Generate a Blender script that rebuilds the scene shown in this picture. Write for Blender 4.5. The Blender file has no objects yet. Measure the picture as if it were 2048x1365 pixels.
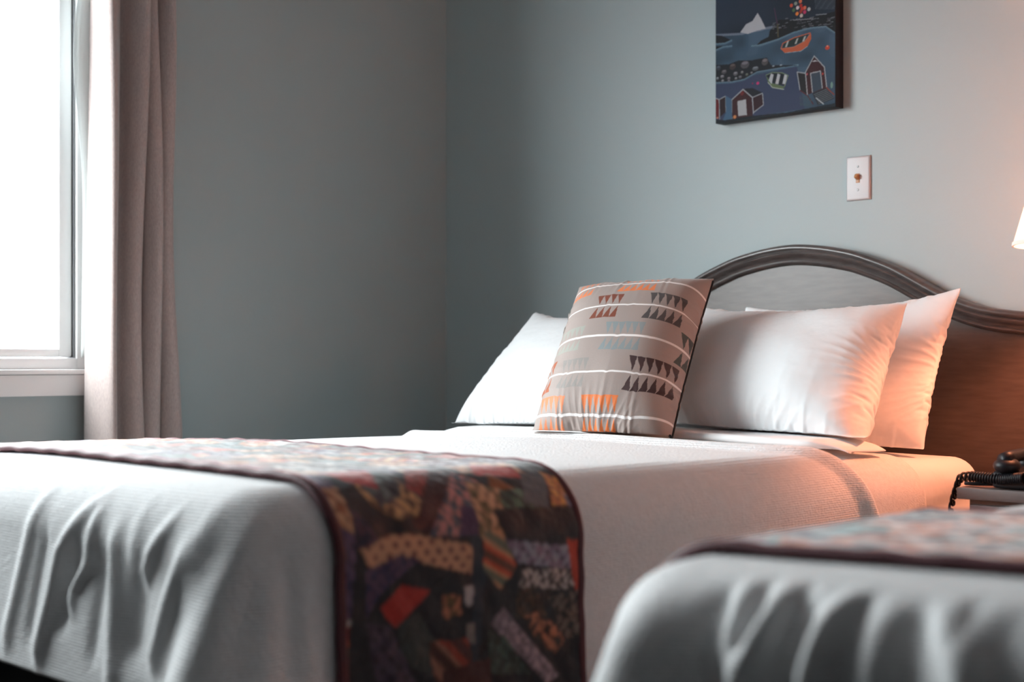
import bpy, bmesh, math, random
import numpy as np
from mathutils import Vector, Matrix

S = bpy.context.scene
COL = S.collection
PI = math.pi
E = 0.80                      # eye height
ALPHA = math.radians(44.68)   # yaw of the camera towards the room corner
FPX = 2850.0                  # focal length in photo pixels

# ------------------------------------------------------------------ camera
cam_data = bpy.data.cameras.new('camera')
cam = bpy.data.objects.new('camera', cam_data)
COL.objects.link(cam)
cam.location = (0, 0, E)
cam.rotation_euler = (PI / 2, 0, ALPHA)
cam_data.sensor_width = 36.0
cam_data.lens = FPX / 2048 * 36.0
cam_data.shift_y = 34.5 / 2048
cam_data.clip_start = 0.05
cam_data.dof.use_dof = True
cam_data.dof.focus_distance = 3.25
cam_data.dof.aperture_fstop = 2.6
S.camera = cam

# ------------------------------------------------------------------ world and exposure
world = bpy.data.worlds.new('overcast_sky')
S.world = world
world.use_nodes = True
wn = world.node_tree.nodes; wl = world.node_tree.links
wn.clear()
w_out = wn.new('ShaderNodeOutputWorld')
w_bg = wn.new('ShaderNodeBackground')
w_bg.inputs['Strength'].default_value = 26.0
# bright overcast sky above the horizon, much darker ground below it
w_tc = wn.new('ShaderNodeTexCoord'); w_sep = wn.new('ShaderNodeSeparateXYZ')
w_rmp = wn.new('ShaderNodeValToRGB')
wl.new(w_tc.outputs['Generated'], w_sep.inputs[0]); wl.new(w_sep.outputs['Z'], w_rmp.inputs['Fac'])
w_rmp.color_ramp.elements[0].position = 0.0; w_rmp.color_ramp.elements[0].color = (.30, .32, .34, 1)
w_rmp.color_ramp.elements[1].position = 0.05; w_rmp.color_ramp.elements[1].color = (.91, .97, 1, 1)
e_ = w_rmp.color_ramp.elements.new(0.004); e_.color = (.30, .32, .34, 1)
wl.new(w_rmp.outputs['Color'], w_bg.inputs['Color'])
wl.new(w_bg.outputs[0], w_out.inputs[0])

S.view_settings.view_transform = 'Standard'
S.view_settings.look = 'None'
S.view_settings.exposure = 0.0
S.view_settings.gamma = 1.0
S.view_settings.use_curve_mapping = False
S.cycles.max_bounces = 12
S.cycles.diffuse_bounces = 6
S.cycles.sample_clamp_indirect = 6.0

# the window opening (on the wall X = WX)
WX = -3.53; WY = 3.255
WIN_Y0, WIN_Y1, WIN_Z0, WIN_Z1 = 0.05, 1.985, 0.765, 2.22
portal = bpy.data.lights.new('window_portal', 'AREA')
portal.shape = 'RECTANGLE'
portal.size = WIN_Y1 - WIN_Y0; portal.size_y = WIN_Z1 - WIN_Z0
portal.cycles.is_portal = True
po = bpy.data.objects.new('window_portal', portal)
po.location = (WX - 0.13, (WIN_Y0 + WIN_Y1) / 2, (WIN_Z0 + WIN_Z1) / 2)
po.rotation_euler = (PI / 2, 0, -PI / 2)
COL.objects.link(po)

# ------------------------------------------------------------------ helpers
def s2l(c):
    c = np.asarray(c, float) / 255.0
    return np.where(c <= 0.04045, c / 12.92, ((c + 0.055) / 1.055) ** 2.4)

def link(name, me, parent=None, mat=None):
    o = bpy.data.objects.new(name, me)
    COL.objects.link(o)
    if mat is not None:
        me.materials.append(mat)
    if parent is not None:
        o.parent = parent
    return o

def tag(o, label=None, cat=None, group=None, kind=None):
    if label: o['label'] = label
    if cat: o['category'] = cat
    if group: o['group'] = group
    if kind: o['kind'] = kind
    return o

def empty(name, loc=(0, 0, 0), label=None, cat=None, group=None, kind=None):
    o = bpy.data.objects.new(name, None)
    COL.objects.link(o)
    o.location = loc
    o.empty_display_size = 0.1
    return tag(o, label, cat, group, kind)

def mesh_from(name, verts, faces, smooth=True):
    me = bpy.data.meshes.new(name)
    me.from_pydata([tuple(v) for v in verts], [], faces)
    if smooth:
        me.polygons.foreach_set('use_smooth', [True] * len(me.polygons))
    me.validate()
    me.update()
    return me

def grid_mesh(name, P, wrap_u=False, wrap_v=False, smooth=True, flip=False):
    """P: (n, m, 3) -> quad mesh, fast path."""
    n, m, _ = P.shape
    idx = np.arange(n * m).reshape(n, m)
    if wrap_u: idx = np.vstack([idx, idx[:1]])
    if wrap_v: idx = np.hstack([idx, idx[:, :1]])
    a = idx[:-1, :-1].ravel(); b = idx[1:, :-1].ravel(); c = idx[1:, 1:].ravel(); d = idx[:-1, 1:].ravel()
    q = np.stack([a, b, c, d] if not flip else [d, c, b, a], 1)
    me = bpy.data.meshes.new(name)
    me.vertices.add(n * m)
    me.vertices.foreach_set('co', P.reshape(-1).astype(np.float32))
    me.loops.add(q.size)
    me.loops.foreach_set('vertex_index', q.reshape(-1).astype(np.int32))
    me.polygons.add(len(q))
    me.polygons.foreach_set('loop_start', np.arange(0, q.size, 4, dtype=np.int32))
    me.polygons.foreach_set('loop_total', np.full(len(q), 4, dtype=np.int32))
    me.update(calc_edges=True)
    me.polygons.foreach_set('use_smooth', [smooth] * len(q))
    me.update()
    return me

def vcol(me, C, name='pattern'):
    """C: (N,3) linear colours per vertex."""
    at = me.color_attributes.new(name, 'FLOAT_COLOR', 'POINT')
    A = np.ones((len(C), 4), np.float32); A[:, :3] = C
    at.data.foreach_set('color', A.ravel())

def box_bm(bm, x0, x1, y0, y1, z0, z1, bevel=0.0, seg=2):
    r = bmesh.ops.create_cube(bm, size=1.0)
    vs = r['verts']
    for v in vs:
        v.co.x = x0 + (v.co.x + .5) * (x1 - x0)
        v.co.y = y0 + (v.co.y + .5) * (y1 - y0)
        v.co.z = z0 + (v.co.z + .5) * (z1 - z0)
    if bevel > 0:
        es = list({e for v in vs for e in v.link_edges})
        bmesh.ops.bevel(bm, geom=es, offset=bevel, segments=seg, profile=.6, affect='EDGES')

def box(name, x0, x1, y0, y1, z0, z1, mat, parent=None, bevel=0.0, seg=2):
    bm = bmesh.new()
    box_bm(bm, x0, x1, y0, y1, z0, z1, bevel, seg)
    return bm_obj(name, bm, mat, parent, smooth=bevel > 0)

def bm_obj(name, bm, mat, parent=None, smooth=True, sharp=35):
    bmesh.ops.recalc_face_normals(bm, faces=bm.faces)
    me = bpy.data.meshes.new(name)
    bm.to_mesh(me); bm.free()
    if smooth:
        me.polygons.foreach_set('use_smooth', [True] * len(me.polygons))
        me.set_sharp_from_angle(angle=math.radians(sharp))
    return link(name, me, parent, mat)

def tube_mesh(name, pts, rad, n=10, closed=False):
    pts = np.asarray(pts, float)
    m = len(pts)
    rad = np.broadcast_to(np.asarray(rad, float), (m,))
    T = np.gradient(pts, axis=0) if not closed else np.roll(pts, -1, 0) - np.roll(pts, 1, 0)
    T /= np.linalg.norm(T, axis=1)[:, None] + 1e-12
    up = np.array([0, 0, 1.0])
    if abs(T[0] @ up) > .9: up = np.array([1.0, 0, 0])
    N = np.zeros_like(T)
    v = up - T[0] * (up @ T[0]); v /= np.linalg.norm(v); N[0] = v
    for i in range(1, m):
        v = N[i - 1] - T[i] * (N[i - 1] @ T[i]); N[i] = v / (np.linalg.norm(v) + 1e-12)
    B = np.cross(T, N)
    a = np.linspace(0, 2 * PI, n, endpoint=False)
    P = pts[:, None] + rad[:, None, None] * (np.cos(a)[None, :, None] * N[:, None] + np.sin(a)[None, :, None] * B[:, None])
    return grid_mesh(name, P, wrap_u=closed, wrap_v=True)

def lathe(name, prof, mat, parent=None, loc=(0, 0, 0), n=48):
    prof = np.asarray(prof, float)
    a = np.linspace(0, 2 * PI, n, endpoint=False)
    P = np.zeros((len(prof), n, 3))
    P[..., 0] = prof[:, 0, None] * np.cos(a) + loc[0]
    P[..., 1] = prof[:, 0, None] * np.sin(a) + loc[1]
    P[..., 2] = prof[:, 1, None] + loc[2]
    me = grid_mesh(name, P, wrap_v=True)
    me.set_sharp_from_angle(angle=math.radians(40))
    return link(name, me, parent, mat)

def smooth01(t):
    t = np.clip(t, 0, 1); return t * t * (3 - 2 * t)

def upsample(P, k):
    """bicubic (Catmull-Rom) upsampling of an (n,m,c) grid."""
    def one(A):
        n = A.shape[0]
        Ap = np.concatenate([2 * A[:1] - A[1:2], A, 2 * A[-1:] - A[-2:-1]], 0)
        t = np.linspace(0, n - 1, (n - 1) * k + 1)
        i = np.minimum(t.astype(int), n - 2); f = (t - i)[:, None, None]
        p0, p1, p2, p3 = Ap[i], Ap[i + 1], Ap[i + 2], Ap[i + 3]
        return 0.5 * (2 * p1 + (p2 - p0) * f + (2 * p0 - 5 * p1 + 4 * p2 - p3) * f ** 2 + (3 * p1 - p0 - 3 * p2 + p3) * f ** 3)
    A = one(P)
    return one(A.transpose(1, 0, 2)).transpose(1, 0, 2)

def vnoise(shape, cells, seed):
    """smooth value noise on a grid, -1..1"""
    r = np.random.RandomState(seed)
    cx, cy = cells
    g = r.uniform(-1, 1, (cx + 3, cy + 3))
    x = np.linspace(0, cx, shape[0]); y = np.linspace(0, cy, shape[1])
    xi = x.astype(int); yi = y.astype(int)
    fx = (x - xi)[:, None]; fy = (y - yi)[None]
    fx = fx * fx * (3 - 2 * fx); fy = fy * fy * (3 - 2 * fy)
    a = g[np.ix_(xi, yi)]; b = g[np.ix_(xi + 1, yi)]; c = g[np.ix_(xi, yi + 1)]; d = g[np.ix_(xi + 1, yi + 1)]
    return (a * (1 - fx) + b * fx) * (1 - fy) + (c * (1 - fx) + d * fx) * fy

# ------------------------------------------------------------------ materials
def mat(name, color=(.8, .8, .8), rough=.6, spec=.5, metal=0, sheen=0, sheen_rough=.4, attr=None,
        noise=None, bump=None, coat=0, transl=0, sheen_tint=None):
    m = bpy.data.materials.new(name)
    m.use_nodes = True
    nt = m.node_tree; N = nt.nodes; L = nt.links
    b = N['Principled BSDF']
    b.inputs['Base Color'].default_value = (*color, 1)
    b.inputs['Roughness'].default_value = rough
    b.inputs['Specular IOR Level'].default_value = spec
    b.inputs['Metallic'].default_value = metal
    b.inputs['Sheen Weight'].default_value = sheen
    b.inputs['Sheen Roughness'].default_value = sheen_rough
    if sheen_tint: b.inputs['Sheen Tint'].default_value = (*sheen_tint, 1)
    b.inputs['Coat Weight'].default_value = coat
    tc = N.new('ShaderNodeTexCoord')
    src = None
    if attr:
        a = N.new('ShaderNodeVertexColor'); a.layer_name = attr
        src = a.outputs['Color']
    if noise:            # (scale, amount, (sx,sy,sz))
        sc, amt, st = noise
        mp = N.new('ShaderNodeMapping'); mp.inputs['Scale'].default_value = st
        L.new(tc.outputs['Object'], mp.inputs['Vector'])
        n = N.new('ShaderNodeTexNoise'); n.inputs['Scale'].default_value = sc; n.inputs['Detail'].default_value = 4
        L.new(mp.outputs[0], n.inputs['Vector'])
        r = N.new('ShaderNodeMapRange'); r.inputs['To Min'].default_value = 1 - amt; r.inputs['To Max'].default_value = 1 + amt
        r.inputs['From Min'].default_value = .3; r.inputs['From Max'].default_value = .7
        L.new(n.outputs['Fac'], r.inputs['Value'])
        mx = N.new('ShaderNodeVectorMath'); mx.operation = 'SCALE'
        if src is not None: L.new(src, mx.inputs[0])
        else: mx.inputs[0].default_value = color
        L.new(r.outputs[0], mx.inputs['Scale'])
        src = mx.outputs[0]
    if src is not None:
        L.new(src, b.inputs['Base Color'])
    if bump:             # list of (kind, scale, stretch, distance)
        prev = None
        for kind, sc, st, dist in bump:
            mp = N.new('ShaderNodeMapping'); mp.inputs['Scale'].default_value = st
            L.new(tc.outputs['Object'], mp.inputs['Vector'])
            if kind == 'noise':
                t = N.new('ShaderNodeTexNoise'); t.inputs['Scale'].default_value = sc; t.inputs['Detail'].default_value = 3
                o = t.outputs['Fac']
            elif kind == 'wave':
                t = N.new('ShaderNodeTexWave'); t.inputs['Scale'].default_value = sc; t.bands_direction = 'Z'
                t.inputs['Distortion'].default_value = 1.5; t.inputs['Detail Scale'].default_value = 2
                o = t.outputs['Fac']
            else:
                t = N.new('ShaderNodeTexVoronoi'); t.inputs['Scale'].default_value = sc
                o = t.outputs['Distance']
            L.new(mp.outputs[0], t.inputs['Vector'])
            bn = N.new('ShaderNodeBump'); bn.inputs['Strength'].default_value = 1.0; bn.inputs['Distance'].default_value = dist
            L.new(o, bn.inputs['Height'])
            if prev is not None: L.new(prev, bn.inputs['Normal'])
            prev = bn.outputs[0]
        L.new(prev, b.inputs['Normal'])
    if transl > 0:
        out = N['Material Output']
        tr = N.new('ShaderNodeBsdfTranslucent')
        tr.inputs['Color'].default_value = (*color, 1)
        if src is not None: L.new(src, tr.inputs['Color'])
        ms = N.new('ShaderNodeMixShader'); ms.inputs[0].default_value = transl
        L.new(b.outputs[0], ms.inputs[1]); L.new(tr.outputs[0], ms.inputs[2])
        L.new(ms.outputs[0], out.inputs['Surface'])
    return m

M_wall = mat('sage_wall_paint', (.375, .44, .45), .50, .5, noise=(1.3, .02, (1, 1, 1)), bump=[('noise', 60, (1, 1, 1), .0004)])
M_wall_dark = mat('bounce_dimming_wall_paint', (.16, .19, .2), .6, .3)  # unseen walls, darkened to cut the light bounced back into the room
M_ceiling = mat('ceiling_paint', (.5, .5, .5), .9, .2)
M_floor = mat('dark_carpet', (.05, .043, .042), .95, .1, noise=(90, .3, (1, 1, 1)), bump=[('noise', 300, (1, 1, 1), .003)])
M_trim = mat('white_trim_paint', (.88, .87, .87), .4, .4)
M_vinyl = mat('white_window_vinyl', (.92, .92, .92), .35, .5)
M_gasket = mat('dark_gasket', (.22, .22, .23), .6, .3)
M_curtain = mat('linen_curtain', (.44, .36, .34), .85, .2, sheen=.3, noise=(420, .12, (1, 1, .25)), bump=[('noise', 600, (1, 1, .3), .0006)], transl=.06)
M_lining = mat('white_lining', (.84, .86, .85), .8, .2, transl=.3)
M_cover = mat('white_woven_coverlet', (.80, .80, .805), .85, .2, sheen=.15, noise=(70, .035, (1, 1, 1)),
              bump=[('wave', 75, (.02, .02, 1), .0006), ('noise', 180, (1, 1, 1), .0022)])
M_blanket = mat('white_thermal_blanket', (.80, .78, .77), .9, .15, sheen=.15, noise=(95, .05, (1, 1, 1)),
                bump=[('noise', 330, (1, 1, 1), .0014)])
M_sheet = mat('white_cotton_sheet', (.84, .84, .845), .8, .2, bump=[('noise', 12, (1, 1, 1), .004)])
M_pcase = mat('white_pillowcase_cotton', (.76, .765, .775), .75, .25, bump=[('noise', 14, (1, 1, 1), .004)])
M_quilt = mat('patchwork_quilt_cotton', (1, 1, 1), .62, .5, sheen=.68, sheen_rough=.3, attr='pattern',
              bump=[('noise', 45, (1, 1, 1), .004)])
M_bind = mat('maroon_quilt_binding', (.085, .016, .022), .6, .5, sheen=.8, sheen_rough=.25, sheen_tint=(1, .55, .6))
M_cushion = mat('woven_cushion_cover', (1, 1, 1), .6, .4, sheen=.25, attr='pattern', bump=[('noise', 700, (1, 1, 1), .0004)])
M_zip = mat('dark_zip_seam', (.015, .013, .014), .6, .3)
M_wood = mat('dark_taupe_wood', (.085, .068, .064), .33, .6, coat=.25, noise=(9, .3, (3, 3, 14)))
M_panel = mat('headboard_veneer', (.11, .085, .075), .36, .5, coat=.0, noise=(7, .18, (2, 2, 12)))
M_nstop = mat('nightstand_laminate', (.14, .11, .105), .5, .5, noise=(9, .15, (2, 10, 10)))
M_black = mat('black_plastic', (.008, .008, .011), .45, .3)
M_base = mat('black_ticking', (.015, .015, .016), .9, .2)
M_metal = mat('brushed_metal', (.5, .48, .46), .35, .5, metal=1)
M_plate = mat('switch_plate_plastic', (.52, .49, .50), .35, .5)
M_toggle = mat('lamp_tinted_toggle_plastic', (.50, .24, .10), .35, .5)  # orange of the lamp light on the toggle is put into its colour
M_screw = mat('dull_screw', (.18, .17, .17), .4, .5, metal=.6)
M_paint = mat('painted_canvas', (1, 1, 1), .6, .2, attr='pattern', bump=[('noise', 220, (1, 1, 1), .0005)])
M_canvas_edge = mat('painted_canvas_edge', (.012, .016, .022), .6, .3)
M_ceramic = mat('brown_lamp_ceramic', (.22, .11, .06), .3, .5)
M_red = mat('red_phone_lens', (.5, .03, .05), .3, .5)
M_white_key = mat('grey_phone_key', (.5, .5, .52), .5, .4)

def glass_mat():
    m = bpy.data.materials.new('window_glass'); m.use_nodes = True
    N = m.node_tree.nodes; L = m.node_tree.links; N.clear()
    o = N.new('ShaderNodeOutputMaterial'); t = N.new('ShaderNodeBsdfTransparent'); g = N.new('ShaderNodeBsdfGlossy')
    g.inputs['Roughness'].default_value = .02
    mx = N.new('ShaderNodeMixShader')
    t.inputs['Color'].default_value = (.97, .98, .975, 1)
    mx.inputs[0].default_value = .07; L.new(t.outputs[0], mx.inputs[1]); L.new(g.outputs[0], mx.inputs[2])
    L.new(mx.outputs[0], o.inputs[0])
    return m
M_glass = glass_mat()

def shade_mat():
    m = bpy.data.materials.new('lamp_shade_fabric'); m.use_nodes = True
    N = m.node_tree.nodes; L = m.node_tree.links; N.clear()
    o = N.new('ShaderNodeOutputMaterial'); d = N.new('ShaderNodeBsdfDiffuse'); t = N.new('ShaderNodeBsdfTranslucent')
    d.inputs['Color'].default_value = (.9, .88, .85, 1); t.inputs['Color'].default_value = (.97, .95, .92, 1)
    mx = N.new('ShaderNodeMixShader'); mx.inputs[0].default_value = .62
    L.new(d.outputs[0], mx.inputs[1]); L.new(t.outputs[0], mx.inputs[2]); L.new(mx.outputs[0], o.inputs[0])
    return m
M_shade = shade_mat()

# ------------------------------------------------------------------ room shell
def struct(o):
    o['kind'] = 'structure'; return o
CZ = 2.5; RX = 4.2; RY = -4.0; TH = .12
def wall_window():
    bm = bmesh.new()
    x0, x1 = WX - TH, WX
    box_bm(bm, x0, x1, RY - TH, WIN_Y0, 0, CZ)
    box_bm(bm, x0, x1, WIN_Y1, WY + TH, 0, CZ)
    box_bm(bm, x0, x1, WIN_Y0, WIN_Y1, 0, WIN_Z0)
    box_bm(bm, x0, x1, WIN_Y0, WIN_Y1, WIN_Z1, CZ)
    struct(bm_obj('wall_left', bm, M_wall, smooth=False))
wall_window()
struct(box('wall_back', WX, RX, WY, WY + TH, 0, CZ, M_wall))
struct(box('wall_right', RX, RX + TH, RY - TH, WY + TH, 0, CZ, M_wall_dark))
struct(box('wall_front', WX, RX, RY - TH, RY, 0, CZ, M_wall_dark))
struct(box('floor', WX - TH, RX + TH, RY - TH, WY + TH, -.1, 0, M_floor))
struct(box('ceiling', WX - TH, RX + TH, RY - TH, WY + TH, CZ, CZ + .1, M_ceiling))
struct(box('baseboard_back', WX, RX, WY - .014, WY, 0, .09, M_trim, bevel=.004))
struct(box('baseboard_left', WX, WX + .014, RY, WY - .014, 0, .09, M_trim, bevel=.004))

# window: casing, frame, sash, pane, sill, apron
win = empty('window_1', (WX, (WIN_Y0 + WIN_Y1) / 2, WIN_Z0), kind='structure')
def wpart(name, bm, m):
    o = bm_obj(name, bm, m, win, smooth=True)
    o.data.transform(Matrix.Translation(-Vector(win.location)))
    return o
bm = bmesh.new()      # inner frame (jambs, head, bottom rail of the frame)
fy1 = 1.975
box_bm(bm, WX - .10, WX + .004, 1.902, fy1 + .02, WIN_Z0 + .006, WIN_Z1 - .01, .003)
box_bm(bm, WX - .10, WX + .004, WIN_Y0, WIN_Y0 + .07, WIN_Z0 + .006, WIN_Z1 - .01, .003)
box_bm(bm, WX - .10, WX + .004, WIN_Y0 + .06, 1.905, WIN_Z0 + .006, .800, .003)
box_bm(bm, WX - .10, WX + .004, WIN_Y0 + .06, 1.905, WIN_Z1 - .06, WIN_Z1 - .01, .003)
wpart('window_frame', bm, M_trim)
bm = bmesh.new()      # sash
box_bm(bm, WX - .085, WX - .012, 1.858, 1.896, .803, WIN_Z1 - .065, .006)
box_bm(bm, WX - .085, WX - .012, WIN_Y0 + .075, WIN_Y0 + .115, .803, WIN_Z1 - .065, .006)
box_bm(bm, WX - .085, WX - .012, WIN_Y0 + .11, 1.860, .803, .826, .006)
box_bm(bm, WX - .085, WX - .012, WIN_Y0 + .11, 1.860, WIN_Z1 - .105, WIN_Z1 - .066, .006)
wpart('window_sash', bm, M_vinyl)
bm = bmesh.new()
box_bm(bm, WX - .05, WX - .005, 1.8972, 1.9000, .803, WIN_Z1 - .065)
wpart('gasket', bm, M_gasket)
bm = bmesh.new()
box_bm(bm, WX - .052, WX - .046, WIN_Y0 + .11, 1.862, .822, WIN_Z1 - .1)
wpart('window_pane', bm, M_glass)
bm = bmesh.new()
box_bm(bm, WX - .10, WX + .030, WIN_Y0 - .06, 2.02, .757, .7705, .004)
wpart('window_sill', bm, M_trim)
bm = bmesh.new()
box_bm(bm, WX, WX + .018, WIN_Y0 - .05, 2.01, .700, .756, .003)
wpart('window_apron', bm, M_trim)
bm = bmesh.new()
box_bm(bm, WX, WX + .016, 1.985, 2.045, .771, WIN_Z1 + .07, .003)
box_bm(bm, WX, WX + .016, WIN_Y0 - .06, WIN_Y0, .771, WIN_Z1 + .07, .003)
box_bm(bm, WX, WX + .016, WIN_Y0, 1.985, WIN_Z1, WIN_Z1 + .07, .003)
wpart('window_casing', bm, M_trim)

# ------------------------------------------------------------------ curtain
def px_y(x, X):
    u = (x - 1024) / FPX
    dx = u * math.cos(ALPHA) - math.sin(ALPHA); dy = u * math.sin(ALPHA) + math.cos(ALPHA)
    return X / dx * dy
cur = empty('curtain', (WX + .06, 2.05, 0.03), 'heavy beige linen curtain gathered in long folds beside the bright window', 'curtain')
XC = -3.45
b_bot = [px_y(x, XC + .03) for x in (190, 252, 291, 324, 364)]
b_top = [px_y(x, XC + .03) for x in (203, 262, 292, 320, 341)]
nz, nu = 90, 36
zz = np.linspace(.03, 2.32, nz)
Pc = []
hs = (.10, .078, .066, .066)
for z in zz:
    t = smooth01((z - .5) / 1.5)
    bd = [b_bot[i] * (1 - t) + b_top[i] * t for i in range(5)]
    wob = .004 * math.sin(z * 5.2)
    row = []
    # back edge wraps towards the window behind the first fold
    for k in range(8):
        a = k / 8
        row.append((WX + .035 + .02 * a, bd[0] + .035 * (1 - a) + .0, z))
    for i in range(4):
        y0, y1 = bd[i], bd[i + 1]
        for k in range(nu):
            a = k / nu
            prof = math.sin(PI * (a ** .58 if i == 0 else a ** .68)) ** (1.0 if i == 0 else .62)
            amp = hs[i] * (1 + .25 * math.sin(z * (2.1 + i) + i * 1.7))
            lean = .012 * math.sin(PI * a) * (1 if i else -1)
            base = XC - .02 if i else XC - .025
            row.append((base + amp * prof, y0 + (y1 - y0) * a + lean + wob * math.sin(PI * a), z))
    for k in range(6):
        a = k / 5
        row.append((XC - .02 - .05 * a, bd[4] + .004 - .012 * a, z))
    Pc.append(row)
Pc = np.array(Pc) - np.array(cur.location)
me = grid_mesh('curtain_fabric', Pc)
o = link('curtain_fabric', me, cur, M_curtain)
sd = o.modifiers.new('thickness', 'SOLIDIFY'); sd.thickness = .0015
# pale lining edge bulging beyond the leading fold
Pl = []
for z in zz[30:]:
    t = smooth01((z - .5) / 1.5)
    y0 = b_bot[0] * (1 - t) + b_top[0] * t
    g = math.exp(-((z - 1.62) / .24) ** 2)
    row = []
    for k in range(14):
        a = k / 13
        row.append((WX + .034 + .022 * a, y0 + .022 - (.028 + .036 * g) * math.sin(PI * a) ** .8 * (1 if a < .5 else .75), z))
    Pl.append(row)
Pl = np.array(Pl) - np.array(cur.location)
o = link('curtain_lining', grid_mesh('curtain_lining', Pl), cur, M_lining)
sd = o.modifiers.new('thickness', 'SOLIDIFY'); sd.thickness = .0012
rod = empty('curtain_rod', (WX + .07, 1.0, 2.335), 'slim metal curtain rod above the window', 'curtain rod')
yy = np.linspace(-1.1, 1.25, 8)
link('rod', tube_mesh('rod', np.stack([0 * yy, yy, 0 * yy], 1), .012), rod, M_metal)
for yb in (-1.0, 1.22):
    box('bracket', -.07, .0, yb - .01, yb + .01, -.02, .01, M_metal, rod)

# ------------------------------------------------------------------ raster helper for patterns
class Raster:
    def __init__(self, w, h, col=(0, 0, 0)):
        self.w, self.h = w, h
        self.a = np.zeros((w, h, 3)); self.a[:] = col
        self.X, self.Y = np.meshgrid(np.arange(w), np.arange(h), indexing='ij')
    def mask(self, pts):
        pts = np.asarray(pts, float)
        x0, x1 = max(int(pts[:, 0].min()) - 1, 0), min(int(pts[:, 0].max()) + 2, self.w)
        y0, y1 = max(int(pts[:, 1].min()) - 1, 0), min(int(pts[:, 1].max()) + 2, self.h)
        if x1 <= x0 or y1 <= y0: return None
        X = self.X[x0:x1, y0:y1]; Y = self.Y[x0:x1, y0:y1]
        m = np.zeros(X.shape, bool)
        n = len(pts)
        for i in range(n):
            xa, ya = pts[i]; xb, yb = pts[(i + 1) % n]
            if ya == yb: continue
            c = ((ya > Y) != (yb > Y)) & (X < (xb - xa) * (Y - ya) / (yb - ya) + xa)
            m ^= c
        return (slice(x0, x1), slice(y0, y1)), m
    def poly(self, pts, col, fn=None):
        r = self.mask(pts)
        if r is None: return
        sl, m = r
        sub = self.a[sl]
        if fn is None: sub[m] = col
        else: sub[m] = fn(self.X[sl][m], self.Y[sl][m])
    def line(self, pts, wd, col):
        for (xa, ya), (xb, yb) in zip(pts[:-1], pts[1:]):
            d = math.hypot(xb - xa, yb - ya) + 1e-9
            nx, ny = -(yb - ya) / d * wd / 2, (xb - xa) / d * wd / 2
            ex, ey = (xb - xa) / d * wd * .3, (yb - ya) / d * wd * .3
            self.poly([(xa + nx - ex, ya + ny - ey), (xb + nx + ex, yb + ny + ey), (xb - nx + ex, yb - ny + ey), (xa - nx - ex, ya - ny - ey)], col)
    def ell(self, cx, cy, rx, ry, col):
        a = np.linspace(0, 2 * PI, 22, endpoint=False)
        self.poly(np.stack([cx + rx * np.cos(a), cy + ry * np.sin(a)], 1), col)
    def blur(self, n=1):
        for _ in range(n):
            p = np.pad(self.a, ((1, 1), (1, 1), (0, 0)), 'edge')
            self.a = (p[:-2, 1:-1] + p[2:, 1:-1] + p[1:-1, :-2] + p[1:-1, 2:] + 2 * p[1:-1, 1:-1]) / 6

# ------------------------------------------------------------------ beds
def ray_dir(x):
    u = (x - 1024) / FPX
    return u * math.cos(ALPHA) - math.sin(ALPHA), u * math.sin(ALPHA) + math.cos(ALPHA)

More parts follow.
